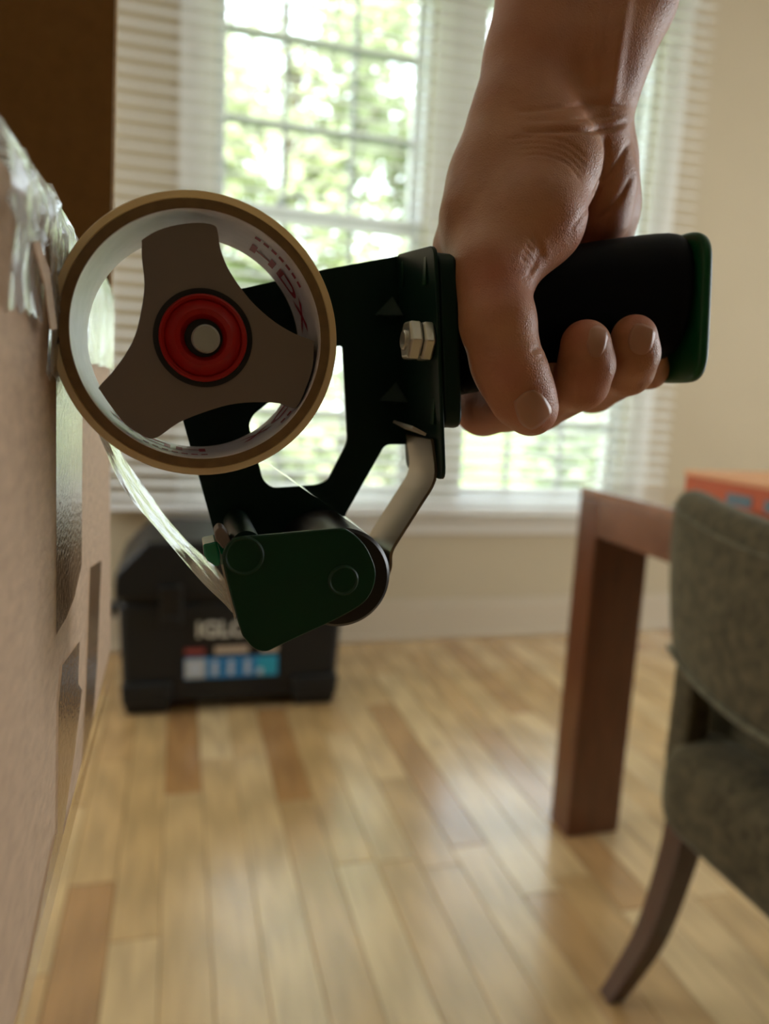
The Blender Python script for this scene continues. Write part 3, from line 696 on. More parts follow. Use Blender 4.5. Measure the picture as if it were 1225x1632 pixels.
# tape wrapped over the box's top edge, puckered
def pucker(name, y0, y1, prof, amp, m, seed, ny=40):
    rg = np.random.RandomState(seed); V, Fc = [], []; K = len(prof)
    ph = rg.rand(8) * 6.28; fq = rg.uniform(150, 900, 8)
    for i in range(ny):
        t = i / (ny - 1); y = y0 + (y1 - y0) * t
        for k_, (dx, z_) in enumerate(prof):
            a = sum(math.sin(fq[j] * (y + 0.25 * z_ * (j % 3)) + ph[j] + k_ * (0.9 + .2 * j)) for j in range(8)) / 8
            V.append((BXF + dx + amp * a, y + 0.003 * a, z_ + amp * 0.8 * math.sin(9 * a + k_)))
    for i in range(ny - 1):
        for k_ in range(K - 1): Fc.append((i * K + k_, i * K + k_ + 1, (i + 1) * K + k_ + 1, (i + 1) * K + k_))
    o = mesh(name, V, Fc, m, cb, True)
    return o
pucker('wrapped_tape', 0.183, 0.30, [(-0.06, 0.974), (-0.03, 0.983), (-0.012, 0.987), (0.0, 0.985), (0.0035, 0.979), (0.004, 0.972), (0.0035, 0.966)], 0.003, M['tapelift'], 3)
pucker('wrapped_tape', 0.186, 0.222, [(0.0035, 0.970), (0.004, 0.962), (0.003, 0.954), (0.003, 0.945)], 0.0012, M['tapelift'], 5)
pucker('wrapped_tape', 0.235, 0.335, [(0.0035, 0.972), (0.0035, 0.962), (0.0025, 0.950), (0.002, 0.93)], 0.0018, M['tapelift'], 6)
pucker('wrapped_tape', 0.33, 0.472, [(-0.03, 0.985), (-0.008, 0.986), (0.0015, 0.982), (0.002, 0.97), (0.0015, 0.955), (0.0012, 0.937)], 0.0012, M['tapelift'], 8)
o = extr('cardboard_tongue', [(BXF + 0.0045, p.y, p.z) for p in [pl(a, b_, 0, BXF) for a, b_ in ((18, 385), (28, 380), (48, 430), (62, 522), (50, 524), (38, 450))]], (0.0004, 0, 0), M['cardboard'], cb)

# ------------------------------------------------------------------ tape dispenser
Y0 = 0.25; YP = Y0 + 0.052      # front of the roll; frame plate behind it
RC = PY(319, 537, Y0)           # roll axis
td = empty('tape_dispenser', (RC.x, Y0 + 0.025, 0.84)); tag(td, 'dark green handheld packing tape dispenser held in the hand', 'tape dispenser')
def P2(pts, y): return [PY(a, b_, y) for a, b_ in pts]
# frame plate with its window
outer = [(330, 470), (395, 458), (515, 430), (628, 404), (632, 708), (613, 709), (549, 822), (548, 905), (500, 960), (415, 985), (375, 960), (346, 866), (283, 640), (262, 560), (285, 500)]
hole = [(396, 676), (404, 660), (440, 632), (500, 592), (533, 552), (546, 550), (554, 704), (522, 766), (506, 773), (434, 778), (419, 766)]
YN = 0.2565
nt, nb = PY(691, 390, YN), PY(705, 766, YN); FSL = (nb.x - nt.x) / (nt.z - nb.z)
def FXz(z_): return nt.x + (nt.z - z_) * FSL
PO = [Vector((FXz(p.z) + .001, p.y, p.z)) if p.x > FXz(p.z) - .006 and p.z > PY(630, 720, YP).z else p for p in P2(round_poly(outer, 8, 3), YP)]
extr('frame_plate', PO, (0, 0.0018, 0), M['darkgreen'], td, holes=[P2(round_poly(hole, 10, 4), YP)])
# flange bent forward, carrying the handle
def atX(px, py):
    x = FXz(PY(px, py, .28).z)
    for _ in range(4): p = pl(px, py, 0, x); x = FXz(p.z)
    return p
ft, fb_ = PY(627, 404, YP), PY(655, 746, YP)
flp = round_poly([(YP + .0015, ft.z), (YN, nt.z), (YN, nb.z), (YP + .0015, fb_.z)], 0.005, 4)
fo = extr('handle_flange', [(FXz(b_), a, b_) for a, b_ in flp], (0.0016, 0, 0), M['darkgreen'], td, b=0.0005)
# gusset at the bend and stamped slots
for px, py in ((624, 492), (630, 628)):
    p = PY(px, py, YP); mesh('bend_gusset', [(p.x - .007, YP, p.z - .003), (p.x, YP, p.z + .005), (p.x, YP, p.z - .004), (FXz(p.z), YP - .007, p.z - .003)], [(0, 1, 3), (0, 3, 2), (1, 2, 3), (0, 2, 1)], M['darkgreen'], td)
for px, py in ((678, 432), (642, 437), (691, 655)):
    p = atX(px, py)
    bev(box('slot', p.x - .0006, p.x + 0.0004, p.y - .0016, p.y + .0016, p.z - .005, p.z + .005, M['green'], fo), 0.0003)
# stacked nuts on the flange
def hexnut(px, py, x0, x1, r, name):
    p = atX(px, py); x0 += p.x; x1 += p.x
    V, Fc = [], []
    for x, rr in ((x0, r * .86), (x0 + .0008, r), (x1 - .0008, r), (x1, r * .86)):
        for k_ in range(6):
            a = k_ * math.pi / 3; V.append((x, p.y + rr * math.cos(a), p.z + rr * math.sin(a)))
    for i in range(3):
        for k_ in range(6): Fc.append((i * 6 + k_, i * 6 + (k_ + 1) % 6, (i + 1) * 6 + (k_ + 1) % 6, (i + 1) * 6 + k_))
    Fc += [tuple(range(6))[::-1], tuple(range(18, 24))]
    return bev(mesh(name, V, Fc, M['steel'], td), 0.0004)
hexnut(686, 545, -.0046, -.0001, 0.0078, 'hex_nut'); hexnut(686, 545, -.0098, -.0049, 0.0078, 'hex_nut')
p = atX(686, 545); lathe('bolt_end', [(0, -.0112), (.0032, -.0109), (.0036, -.0105), (.0036, 0)], (p.x, p.y, p.z), M['steel'], td, axis='X', n=20)
# cap between flange and grip
YH = 0.281
q0 = PY(716, 399, YN + .001); q1 = PY(733, 684, YN + .001)
capz0, capz1 = q1.z, q0.z
cap = extr('grip_collar', [(FXz(b_) + .0018, a, b_) for a, b_ in round_poly([(YN + .001, capz1), (YN + .001, capz0), (YP + .006, capz0), (YP + .006, capz1)], 0.007, 5)], (0.0075, 0, 0), M['darkgreen'], td, b=0.0015)
# grip: oval section swept to the right and slightly upward
def ring_h(px, ptop, pbot, hd, n=28, e=2.6):
    a, b_ = PY(px, ptop, YH), PY(px, pbot, YH); cx, cz, hz = (a.x + b_.x) / 2, (a.z + b_.z) / 2, (a.z - b_.z) / 2; r = []
    for k_ in range(n):
        t = 2 * math.pi * k_ / n; c, s = math.cos(t), math.sin(t)
        r.append((cx, YH + hd * math.copysign(abs(c) ** (2 / e), c), cz + hz * math.copysign(abs(s) ** (2 / e), s)))
    return r
gr = [ring_h(718, 420, 640, .016), ring_h(760, 416, 628, .0170), ring_h(820, 410, 606, .0175), ring_h(900, 388, 592, .0175), ring_h(980, 377, 584, .0175), ring_h(1030, 371, 582, .0175), ring_h(1056, 370, 578, .0172), ring_h(1072, 382, 568, .016)]
grip = loft('grip', gr, M['grip'], td, sub=1)
# green end cap behind the grip, its lip hanging lower
ecx = PY(1066, 480, YH).x
ez1, ez0 = PY(1075, 374, YH).z, PY(1090, 612, YH).z
ec = []
for x, g in ((ecx - .001, .0015), (ecx + .0005, 0), (ecx + .004, 0), (ecx + .006, .002)):
    r = round_poly([(YH - .0185 + g, ez1 - g), (YH - .0185 + g, ez0 + g), (YH + .0185 - g, ez0 + g), (YH + .0185 - g, ez1 - g)], .012, 6)
    ec.append([(x + max(0, (ez1 - b_)) * 0.09, a, b_) for a, b_ in r])
loft('end_cap', ec, M['green_cap'], td, sub=1)
# tape brake spring of bent steel
YS0, YS1 = 0.262, 0.294
path = [(688, 700), (691, 718), (693, 764), (668, 808), (640, 852), (624, 880), (622, 905), (612, 935)]
pw = [PY(a, b_, YS0) for a, b_ in smooth_line(path, 4)]
V, Fc = [], []
for i, p in enumerate(pw):
    for y in (YS0, YS1): V.append((p.x, y, p.z))
for i in range(len(pw) - 1): Fc.append((2 * i, 2 * i + 1, 2 * i + 3, 2 * i + 2))
o = mesh('brake_spring', V, Fc, M['spring'], td, True); s = o.modifiers.new('solid', 'SOLIDIFY'); s.thickness = .0011; s.offset = 0; o.modifiers.new('edge', 'EDGE_SPLIT').split_angle = math.radians(50)
o = mesh('spring_tab', [(pw[0].x - .0015, YS0 + .002, pw[0].z + .002), (pw[0].x - .0015, YS1 - .004, pw[0].z + .003), (pw[0].x - .007, YS1 - .004, pw[0].z + .0055), (pw[0].x - .007, YS0 + .002, pw[0].z + .0045)], [(0, 1, 2, 3)], M['steel'], td)
s = o.modifiers.new('solid', 'SOLIDIFY'); s.thickness = .0011
# roller
rcn = PY(543, 921, Y0 + .006); rr = (PY(622, 915, Y0 + .006) - rcn).length * 0.985
lathe('roller', [(0, 0), (rr * .55, 0), (rr * .55, .0012), (rr - .0012, .0012), (rr, .0024), (rr, .0425), (rr - .001, .0436), (0, .0436)], (rcn.x, Y0 + .004, rcn.z), M['rubber'], td, n=64)
lathe('roller_axle', [(0, 0), (.003, 0), (.003, .052), (0, .052)], (rcn.x, Y0 + .001, rcn.z), M['steel'], td, n=20)
# front guard with pressed rounds
gp = [(357, 877), (366, 864), (380, 856), (431, 852), (531, 843), (556, 846), (581, 868), (596, 898), (599, 920), (592, 945), (574, 966), (531, 990), (481, 1013), (441, 1032), (424, 1039), (406, 1035), (391, 1020), (384, 1008), (371, 963), (355, 898)]
YG = Y0 - .002
gd = extr('guard_plate', P2(smooth_poly(gp, 3), YG), (0, .0022, 0), M['green'], td, b=0.0007)
for px, py, r in ((389, 886, 32), (547, 925, 25)):
    p = PY(px, py, YG); R_ = r / F * depth_of(p)
    lathe('pressed_round', [(0, -.0002), (R_ - .0012, -.0002), (R_ - .0006, -.0007), (R_, -.0002), (R_, .0004)], (p.x, YG, p.z), M['green'], gd, n=40)
# guard's top flange going back to the plate
p0, p1 = PY(372, 856, YG), PY(535, 842, YG)
# cutter bar, guide rod and emerald tension finger
a = PY(352, 872, Y0 + .001)
rod = PY(392, 868, Y0 + .004); R_ = 24 / F * depth_of(rod)
lathe('guide_rod', [(0, 0), (R_, 0), (R_, .046), (0, .046)], (rod.x, Y0 + .002, rod.z), M['darkgreen'], td, n=32)
V = []
cut = [(a.x - .0042, a.z + .0030), (a.x - .0046, a.z + .0052), (a.x - .0032, a.z + .0064), (a.x - .0012, a.z + .0058), (a.x + .0012, a.z + .0030), (a.x + .0022, a.z + .0002), (a.x + .0006, a.z - .0016)]
p_ = P2([(343, 860), (342, 848), (348, 841), (356, 842), (364, 852), (368, 862), (362, 872), (356, 876)], Y0 + .006)
extr('cutter_holder', p_, (0, .010, 0), M['hub'], td, b=.0006)
em = P2([(323, 868), (334, 866), (345, 863), (350, 880), (351, 902), (344, 904), (330, 894), (325, 885)], Y0 + .010)
extr('tension_finger', em, (0, .014, 0), M['emerald'], td, b=.0015)
em2 = P2([(345, 863), (351, 862), (362, 876), (360, 890), (352, 882)], Y0 + .010)
extr('tension_blade', em2, (0, .012, 0), M['emerald'], td)
bl_pts = P2([(352, 900), (362, 898), (378, 972), (374, 990)], Y0 + .002)
extr('cutter_blade', bl_pts, (0, .046, 0), M['steel'], td)
# three-armed hub inside the roll
sp = [(226, 388), (228, 381), (252, 367), (284, 358), (317, 355), (341, 359), (347, 370), (351, 396), (362, 425), (382, 457), (406, 486), (439, 514), (472, 533), (500, 543), (500, 548), (498, 584), (488, 616), (474, 647), (464, 650), (447, 643), (406, 641), (366, 645), (325, 657), (284, 674), (256, 694), (243, 699), (231, 696), (202, 678), (178, 649), (160, 623), (158, 616), (178, 594), (198, 567), (215, 535), (225, 494), (230, 453), (226, 412)]
hub = extr('hub_spider', P2(smooth_poly(sp, 3), Y0 + .003), (0, .012, 0), M['hub'], td, b=0.0012, seg=3)
hc = PY(324, 539, Y0 + .003); u = depth_of(hc) / F
lathe('knob_recess', [(0, -.0004), (77 * u, -.0004), (77 * u, .001)], (hc.x, Y0 + .003, hc.z), M['black'], hub, n=64)
kn = lathe('tension_knob', [(69 * u, .0004), (68 * u, -.0008), (65 * u, -.0012), (61 * u, -.0010), (59 * u, -.0004), (57 * u, -.0010), (50 * u, -.0030), (44 * u, -.0040), (36 * u, -.0034), (30 * u, -.0016), (29 * u, .0004)], (hc.x, Y0 + .0026, hc.z), M['red'], td, n=72)
lathe('knob_bore', [(0, 0), (30 * u, 0), (30 * u, .001)], (hc.x + .0002, Y0 + .0018, hc.z), M['black'], kn, n=40)
bt = lathe('center_bolt', [(0, -.0030), (19 * u, -.0030), (22 * u, -.0022), (22 * u, 0.002)], (hc.x + .0006, Y0 + .0005, hc.z - .0004), M['bolt'], td, n=36)
lathe('hub_axle', [(0, 0), (.006, 0), (.006, .046), (0, .046)], (hc.x, Y0 + .010, hc.z), M['darkgreen'], td, n=24)

# ------------------------------------------------------------------ tape roll and the ribbon of tape leaving it
ro = empty('tape_roll', (RC.x, Y0 + .024, RC.z - .043)); tag(ro, 'nearly used roll of clear packing tape mounted on the dispenser', 'tape roll')
RI, RM, RO, WD = 0.0389, 0.0420, 0.0445, 0.048
lathe('core', [(RI + .0002, 0.0), (RM, 0.0), (RM, WD), (RI + .0002, WD)], (RC.x, Y0, RC.z), M['core'], ro, n=128, closed=True)
lin = lathe('core_lining', [(RI + .0002, 0.0003), (RI + .0002, WD - .0003), (RI, WD - .0003), (RI, 0.0003)], (RC.x, Y0, RC.z), M['core_in'], ro, n=128, closed=True)
lathe('tape_layers', [(RM + .00005, 0.0012), (RM + .0003, 0.0002), (RO - .0003, 0.0), (RO, 0.0004), (RO, WD - .0004), (RO - .0003, WD), (RM + .00005, WD)], (RC.x, Y0, RC.z), M['rolltape'], ro, n=128, closed=True)
def bend_text(s, size, ang0, yoff, parent, name='printed_word', off=0.0):
    tm = text_mesh(s, size, off); r = RI - .00015
    V = []
    for v in tm.vertices:
        a = ang0 - v.co.x / r           # clockwise as seen from the camera
        V.append((RC.x + r * math.cos(a), Y0 + yoff - v.co.y, RC.z + r * math.sin(a)))
    return mesh(name, V, [tuple(p.vertices) for p in tm.polygons], M['print'], parent)
for k_ in range(3):
    a = math.radians(64 - 74 * k_)
    bend_text('HDX', 0.017, a, 0.035, lin, off=.0003)
    V, Fc = [], []
    for j in range(7):
        a0 = a - 0.02 - j * 0.085; a1 = a0 - 0.055; r = RI - .00015; i0 = len(V)
        for aa, yy in ((a0, .010), (a1, .010), (a1, .0135), (a0, .0135)): V.append((RC.x + r * math.cos(aa), Y0 + yy, RC.z + r * math.sin(aa)))
        Fc.append((i0, i0 + 1, i0 + 2, i0 + 3))
    mesh('printed_line', V, Fc, M['print'], lin)
def ribbon(name, pts, y0, y1, m, parent, wav=0.0, n=6, ny=8, th=.00012, raw=None):
    pw = raw if raw else [PY(a, b_, y0) for a, b_ in smooth_line(pts, n)]
    V, Fc = [], []; rg = random.Random(5)
    for i, p in enumerate(pw):
        for j in range(ny):
            t = j / (ny - 1); d = wav * math.sin(i * .7 + j * 1.1) * math.sin(math.pi * min(1, i / 6)) + wav * .6 * math.sin(i * .31 - j * 2.0)
            V.append((p.x + d * .6, y0 + (y1 - y0) * t, p.z + d))
    for i in range(len(pw) - 1):
        for j in range(ny - 1): Fc.append((i * ny + j, i * ny + j + 1, (i + 1) * ny + j + 1, (i + 1) * ny + j))
    o = mesh(name, V, Fc, m, parent, True)
    return o
# from the roll down to the roller, round it, and out to the box
rw = []
t0 = Vector((RC.x + RO * math.cos(math.radians(-62)), 0, RC.z + RO * math.sin(math.radians(-62))))
e0 = Vector((rcn.x + (rr + .0001) * math.cos(math.radians(52)), 0, rcn.z + (rr + .0001) * math.sin(math.radians(52))))
for i in range(5): rw.append(t0.lerp(e0, i / 5))
for i in range(15):
    a_ = math.radians(52 - 172 * i / 14); rw.append(Vector((rcn.x + (rr + .0001) * math.cos(a_), 0, rcn.z + (rr + .0001) * math.sin(a_))))
ribbon('tape_web', None, Y0 + .007, Y0 + .046, M['tape'], ro, raw=rw)
ribbon('tape_ribbon', [(430, 1003), (378, 986), (352, 955), (310, 912), (262, 862), (222, 812), (192, 765), (166, 716), (140, 660), (112, 590), (97, 548)], Y0 + .001, Y0 + .047, M['ribbon'], ro, wav=.0009)

# ------------------------------------------------------------------ the hand (one continuous surface)
def Pm(px, py, y, rpx):
    p = PY(px, py, y); return np.array(p), rpx * depth_of(p) / F
H = 0.0008
PR = []   # (group, a, ra, b, rb, k)
def chain(g, pts, k):
    q = [Pm(*t) for t in pts]
    for (a, ra), (b_, rb) in zip(q[:-1], q[1:]): PR.append((g, a, ra, b_, rb, k))
# forearm (two bones side by side), wrist
chain('palm', [(925, -560, .305, 92), (900, -300, .302, 84), (874, 0, .298, 73), (850, 100, .295, 70), (829, 190, .292, 66)], .012)
chain('palm', [(1120, -560, .300, 95), (1062, -300, .298, 86), (990, 0, .294, 76), (951, 100, .292, 70), (937, 175, .292, 62)], .012)
# back of hand and knuckle side
chain('palm', [(829, 190, .292, 66), (796, 262, .292, 52), (775, 300, .293, 49), (732, 392, .298, 43)], .012)
chain('palm', [(826, 205, .287, 58), (795, 285, .282, 50), (768, 352, .278, 50), (757, 410, .275, 38)], .014)
chain('palm', [(850, 200, .305, 60), (800, 400, .322, 46)], .012)
chain('palm', [(900, 200, .308, 58), (880, 400, .326, 44)], .012)
chain('palm', [(935, 195, .300, 60), (950, 260, .305, 56), (962, 330, .308, 48), (958, 410, .318, 44)], .010)
# heel of the palm by the little finger
chain('palm', [(940, 215, .288, 58), (956, 290, .293, 52), (955, 345, .297, 48)], .006)
# ball of the thumb
chain('thenar', [(862, 215, .286, 60), (880, 266, .274, 73), (852, 350, .264, 72), (800, 415, .262, 62)], .008)
chain('thumb', [(800, 395, .266, 60), (783, 440, .259, 60), (793, 515, .2505, 59), (806, 575, .2485, 55), (818, 600, .2475, 54), (833, 632, .2480, 50), (846, 652, .2495, 43)], .003)
# fingers: knuckle, behind the grip, under it, tips up on the near side
chain('index', [(732, 400, .304, 44), (742, 530, .322, 42), (770, 650, .300, 43), (835, 645, .277, 40), (872, 610, .272, 34)], .003)
chain('middle', [(800, 415, .326, 44), (815, 530, .330, 42), (858, 642, .302, 44), (926, 610, .261, 42), (934, 582, .2555, 43), (933, 550, .2535, 40)], .003)
chain('ring', [(880, 410, .328, 43), (895, 520, .334, 41), (944, 614, .306, 42), (1000, 588, .267, 40), (1008, 564, .2605, 40), (1010, 538, .258, 36)], .003)
chain('pinky', [(955, 405, .322, 40), (965, 500, .332, 36), (1000, 592, .312, 34), (1034, 590, .288, 28), (1036, 566, .281, 26)], .003)
lo = np.min([np.minimum(a - ra, b_ - rb) for _, a, ra, b_, rb, _ in PR], axis=0) - .006
hi = np.max([np.maximum(a + ra, b_ + rb) for _, a, ra, b_, rb, _ in PR], axis=0) + .006
NX, NY, NZ = [int(math.ceil(d / H)) + 1 for d in (hi - lo)]
def cone_sdf(X, Y, Z, a, ra, b_, rb):
    d = b_ - a; L2 = float(d @ d); px, py, pz = X - a[0], Y - a[1], Z - a[2]
    t = np.clip((px * d[0] + py * d[1] + pz * d[2]) / L2, 0, 1)
    return np.sqrt((px - t * d[0]) ** 2 + (py - t * d[1]) ** 2 + (pz - t * d[2]) ** 2) - (ra + (rb - ra) * t)
gx = (lo[0] + H * np.arange(NX)).astype(np.float32); gy = (lo[1] + H * np.arange(NY)).astype(np.float32); gz = (lo[2] + H * np.arange(NZ)).astype(np.float32)
def smin(a, b_, k):
    h = np.clip(k - np.abs(a - b_), 0, None) / k
    return np.minimum(a, b_) - h * h * k * 0.25
BIG = np.float32(0.03)
groups = {}
for g, a, ra, b_, rb, k in PR:
    if g not in groups: groups[g] = np.full((NX, NY, NZ), BIG, np.float32)
    D = groups[g]
    mn = np.minimum(a - ra, b_ - rb) - .02; mx_ = np.maximum(a + ra, b_ + rb) + .02
    i0 = np.maximum(((mn - lo) / H).astype(int), 0); i1 = np.minimum(((mx_ - lo) / H).astype(int) + 2, (NX, NY, NZ))
    sl = tuple(slice(p, q) for p, q in zip(i0, i1))
    d = cone_sdf(gx[sl[0]][:, None, None], gy[sl[1]][None, :, None], gz[sl[2]][None, None, :], a, ra, b_, rb).astype(np.float32)
    D[sl] = smin(D[sl], d, np.float32(k))
D = groups['palm']
for g, k in (('thenar', .010), ('thumb', .008), ('index', .006), ('middle', .005), ('ring', .005), ('pinky', .005)):
    d = groups.pop(g)
    D = smin(D, d, np.float32(k)) if g in ('thenar',) else D if d is None else (lambda A, B, kk: smin(A, B, kk))(D, d, np.float32(k if g == 'thumb' else .0012))
del groups
def surface_nets(D):
    s = D < 0
    c = np.zeros(tuple(n - 1 for n in D.shape), np.uint8)
    for i in (0, 1):
        for j in (0, 1):
            for k in (0, 1): c += s[i:D.shape[0] - 1 + i, j:D.shape[1] - 1 + j, k:D.shape[2] - 1 + k]
    act = (c > 0) & (c < 8); idx = np.argwhere(act); n = len(idx)
    vid = np.full(act.shape, -1, np.int32); vid[act] = np.arange(n)
    acc = np.zeros((n, 3)); cnt = np.zeros(n)
    cor = [(i, j, k) for i in (0, 1) for j in (0, 1) for k in (0, 1)]
    val = {q: D[idx[:, 0] + q[0], idx[:, 1] + q[1], idx[:, 2] + q[2]].astype(np.float64) for q in cor}
    for q in cor:
        for ax in range(3):
            if q[ax] == 0:
                r = list(q); r[ax] = 1; r = tuple(r); a, b_ = val[q], val[r]; m = (a < 0) != (b_ < 0)
                t = np.where(m, a / np.where(m, a - b_, 1), 0)
                p = np.tile(np.array(q, float), (n, 1)); p[:, ax] = t
                acc[m] += p[m]; cnt[m] += 1
    V = idx + acc / cnt[:, None]
    quads = []
    for ax in range(3):
        sl0 = [slice(None)] * 3; sl1 = [slice(None)] * 3; sl0[ax] = slice(0, -1); sl1[ax] = slice(1, None)
        a, b_ = s[tuple(sl0)], s[tuple(sl1)]; e = np.argwhere(a != b_); inside = a[tuple(e.T)]
        o1, o2 = [(1, 2), (2, 0), (0, 1)][ax]
        ok = (e[:, o1] > 0) & (e[:, o2] > 0) & (e[:, o1] < D.shape[o1] - 1) & (e[:, o2] < D.shape[o2] - 1); e = e[ok]; inside = inside[ok]
        def vv(d1, d2):
            q = e.copy(); q[:, o1] -= d1; q[:, o2] -= d2; return vid[tuple(q.T)]
        Q = np.stack([vv(1, 1), vv(0, 1), vv(0, 0), vv(1, 0)], 1)
        Q[~inside] = Q[~inside][:, ::-1]; quads.append(Q)
    return V, np.concatenate(quads)
HV, HQ = surface_nets(D)
HV = HV * H + lo
# light smoothing
def smooth_mesh(V, Q, it):
    n = len(V); e = np.concatenate([Q[:, [0, 1]], Q[:, [1, 2]], Q[:, [2, 3]], Q[:, [3, 0]]])
    for _ in range(it):
        acc = np.zeros_like(V); cnt = np.bincount(e[:, 0], minlength=n) + np.bincount(e[:, 1], minlength=n)
        for c in range(3): acc[:, c] = np.bincount(e[:, 0], V[e[:, 1], c], n) + np.bincount(e[:, 1], V[e[:, 0], c], n)
        V = V * 0.5 + 0.5 * acc / cnt[:, None]
    return V
HV = smooth_mesh(HV, HQ, 3)
def vnormals(V, Q):
    fn = np.cross(V[Q[:, 2]] - V[Q[:, 0]], V[Q[:, 3]] - V[Q[:, 1]]); N = np.zeros_like(V)
    for c in range(4):
        for k in range(3): N[:, k] += np.bincount(Q[:, c], fn[:, k], len(V))
    return N / (np.linalg.norm(N, axis=1, keepdims=True) + 1e-12)
HN = vnormals(HV, HQ)
Rm = np.array([list(cr), list(cu), list(cf)])
def proj_np(V):
    c = (V - np.array([0, 0, CAMZ])) @ Rm.T
    return 612.5 + F * c[:, 0] / c[:, 2], 816 - F * c[:, 1] / c[:, 2], c[:, 2]
hpx, hpy, hd = proj_np(HV)
facing = -(HN @ np.array(list(cf))) > -0.15
def polydist(pts):
    best = np.full(len(hpx), 1e9)
    for (x0, y0), (x1, y1) in zip(pts[:-1], pts[1:]):
        dx, dy = x1 - x0, y1 - y0; t = np.clip(((hpx - x0) * dx + (hpy - y0) * dy) / (dx * dx + dy * dy), 0, 1)
        best = np.minimum(best, np.hypot(hpx - x0 - t * dx, hpy - y0 - t * dy))
    return best
disp = np.zeros(len(HV))
def crease(pts, depth, wpx, ymax=0.31, ymin=0.0):
    d = polydist(smooth_line(pts, 5)); m = facing & (HV[:, 1] < ymax) & (HV[:, 1] > ymin)
    global disp
    L_ = math.hypot(pts[-1][0] - pts[0][0], pts[-1][1] - pts[0][1]); e_ = min(14.0, L_ * 0.2)
    tp = (1 - np.exp(-((hpx - pts[0][0]) ** 2 + (hpy - pts[0][1]) ** 2) / e_ ** 2)) * (1 - np.exp(-((hpx - pts[-1][0]) ** 2 + (hpy - pts[-1][1]) ** 2) / e_ ** 2))
    disp -= np.where(m, tp * depth * np.exp(-(d / wpx) ** 2), 0)
# wrist creases, palm folds, thumb-joint wrinkles (depths in metres)
crease([(830, 192), (890, 190), (960, 186), (1004, 180)], .0005, 3.5)
crease([(815, 178), (880, 172), (950, 166), (1004, 170)], .0007, 4)
crease([(820, 208), (890, 207), (950, 207), (985, 200), (1006, 190)], .0012, 4.5)
crease([(962, 207), (968, 245), (960, 285), (940, 328)], .0011, 4.5)
crease([(1004, 222), (985, 260), (955, 300)], .0011, 4)
crease([(905, 372), (930, 340), (950, 318)], .0006, 4)
crease([(1009, 275), (985, 320), (945, 358)], .0009, 4.5)
for k_ in range(4):
    crease([(800 + 10 * k_, 222 + 9 * k_), (860, 218 + 9 * k_), (905, 228 + 11 * k_), (940 - 3 * k_, 258 + 13 * k_)], .0005, 3.5)
for k_ in range(5):
    crease([(842 - 4 * k_, 360 + 12 * k_), (862 - 3 * k_, 392 + 9 * k_), (868 - 8 * k_, 425 + 5 * k_)], .0008, 3.5)
for k_ in range(4):
    crease([(752 + 2 * k_, 568 + 9 * k_), (775, 560 + 10 * k_), (800, 566 + 9 * k_)], .0006, 3.0)
crease([(845, 562), (862, 552)], .0008, 4); crease([(846, 572), (868, 570)], .0004, 3)
for k_ in range(3):
    crease([(930, 592 + 7 * k_), (955, 590 + 7 * k_), (972, 583 + 7 * k_)], .0003, 3.0, .275)
    crease([(1005, 575 + 7 * k_), (1028, 572 + 7 * k_), (1042, 566 + 7 * k_)], .0003, 3.0, .275)
# tendons standing out on the inner wrist
def ridge(pts, h_, wpx):
    d = polydist(smooth_line(pts, 5)); global disp; disp += np.where(facing, h_ * np.exp(-(d / wpx) ** 2), 0)
ridge([(1002, -40), (985, 60), (972, 150)], .0022, 13); ridge([(958, -30), (945, 80), (940, 150)], .0010, 12)
ridge([(790, 425), (780, 400)], .0012, 26)
HV = HV + HN * disp[:, None]
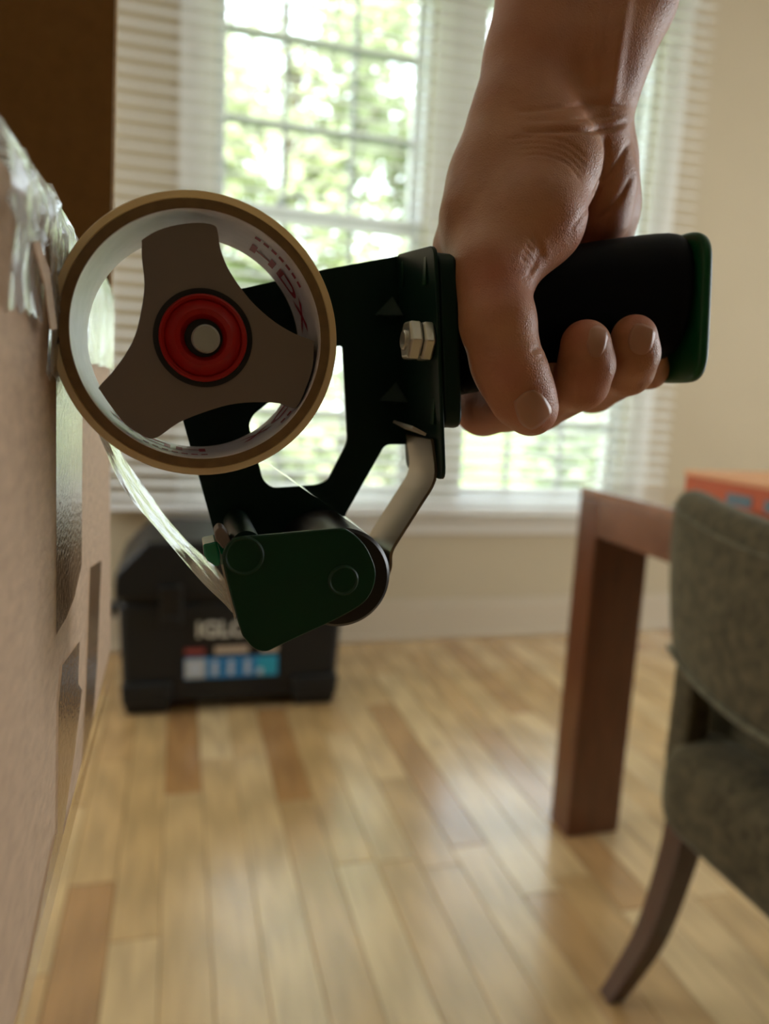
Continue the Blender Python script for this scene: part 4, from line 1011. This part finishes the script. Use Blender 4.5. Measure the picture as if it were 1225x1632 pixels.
# ---- fingernails: shallow plates following the finger surface
def nearest_surface(px, py):
    m = np.where((np.abs(hpx - px) < 5) & (np.abs(hpy - py) < 5))[0]
    if len(m) == 0: return None
    return m[np.argmin(hd[m])]
nails = []
def nail(cx, cy, ang, hl, hw_, tipw=1.0):
    """centre pixel, direction of the finger tip in degrees (0 = right, 90 = up), half length and half width in px"""
    n_, m_ = 11, 9; V = []; ca, sa = math.cos(math.radians(ang)), -math.sin(math.radians(ang))
    for i in range(n_):
        s_ = -1 + 2 * i / (n_ - 1)
        for j in range(m_):
            t_ = -1 + 2 * j / (m_ - 1)
            wl_ = (1 - max(0, -s_) ** 4 * 0.35) * (1 - max(0, s_) ** 6 * .25)
            l_ = s_ * (1 - 0.18 * t_ * t_)
            x = cx + ca * l_ * hl - sa * t_ * wl_ * hw_; y = cy + sa * l_ * hl + ca * t_ * wl_ * hw_
            k = nearest_surface(x, y)
            V.append(None if k is None else HV[k] + HN[k] * 0.00035)
    good = [v for v in V if v is not None]
    if len(good) < len(V) * .6: return
    for q in range(len(V)):
        if V[q] is None: V[q] = min(good, key=lambda g: 0 if False else abs(V.index(g) - q)) if False else V[q - 1] if q and V[q - 1] is not None else good[0]
    A = np.array(V).reshape(n_, m_, 3)
    for _ in range(4):
        B = A.copy(); B[1:-1] = (A[:-2] + 2 * A[1:-1] + A[2:]) / 4; A = B.copy(); B[:, 1:-1] = (A[:, :-2] + 2 * A[:, 1:-1] + A[:, 2:]) / 4; A = B
    Fc = [(i * m_ + j, i * m_ + j + 1, (i + 1) * m_ + j + 1, (i + 1) * m_ + j) for i in range(n_ - 1) for j in range(m_ - 1)]
    nails.append((A.reshape(-1, 3), Fc))
nail(849, 656, -58, 30, 30)
nail(951, 545, 80, 30, 19)
nail(1021, 541, 75, 29, 24)
hm = bpy.data.meshes.new('person'); hm.from_pydata(HV.tolist(), [], HQ.tolist()); hm.update()
fa_ = hm.attributes.new('flush', 'FLOAT', 'POINT')
fl_ = np.zeros(len(HV))
for cx, cy, r, s_ in ((800, 445, 55, .55), (812, 590, 45, .5), (850, 660, 45, .6), (925, 520, 40, .5), (1015, 505, 35, .55), (945, 610, 45, .35), (760, 690, 70, .6), (960, 370, 60, .5), (870, 60, 110, .25)):
    fl_ = np.maximum(fl_, s_ * np.exp(-((hpx - cx) ** 2 + (hpy - cy) ** 2) / r ** 2))
fa_.data.foreach_set('value', fl_.astype(np.float32))
person = link('person', hm, M['skin'], None, True)
tag(person, 'bare forearm and hand reaching down and gripping the dispenser handle', 'person')
for V, Fc in nails:
    o = mesh('fingernail', V, Fc, M['nail'], person, True); s = o.modifiers.new('solid', 'SOLIDIFY'); s.thickness = .0006; s.offset = -0.5
print('hand verts', len(HV))
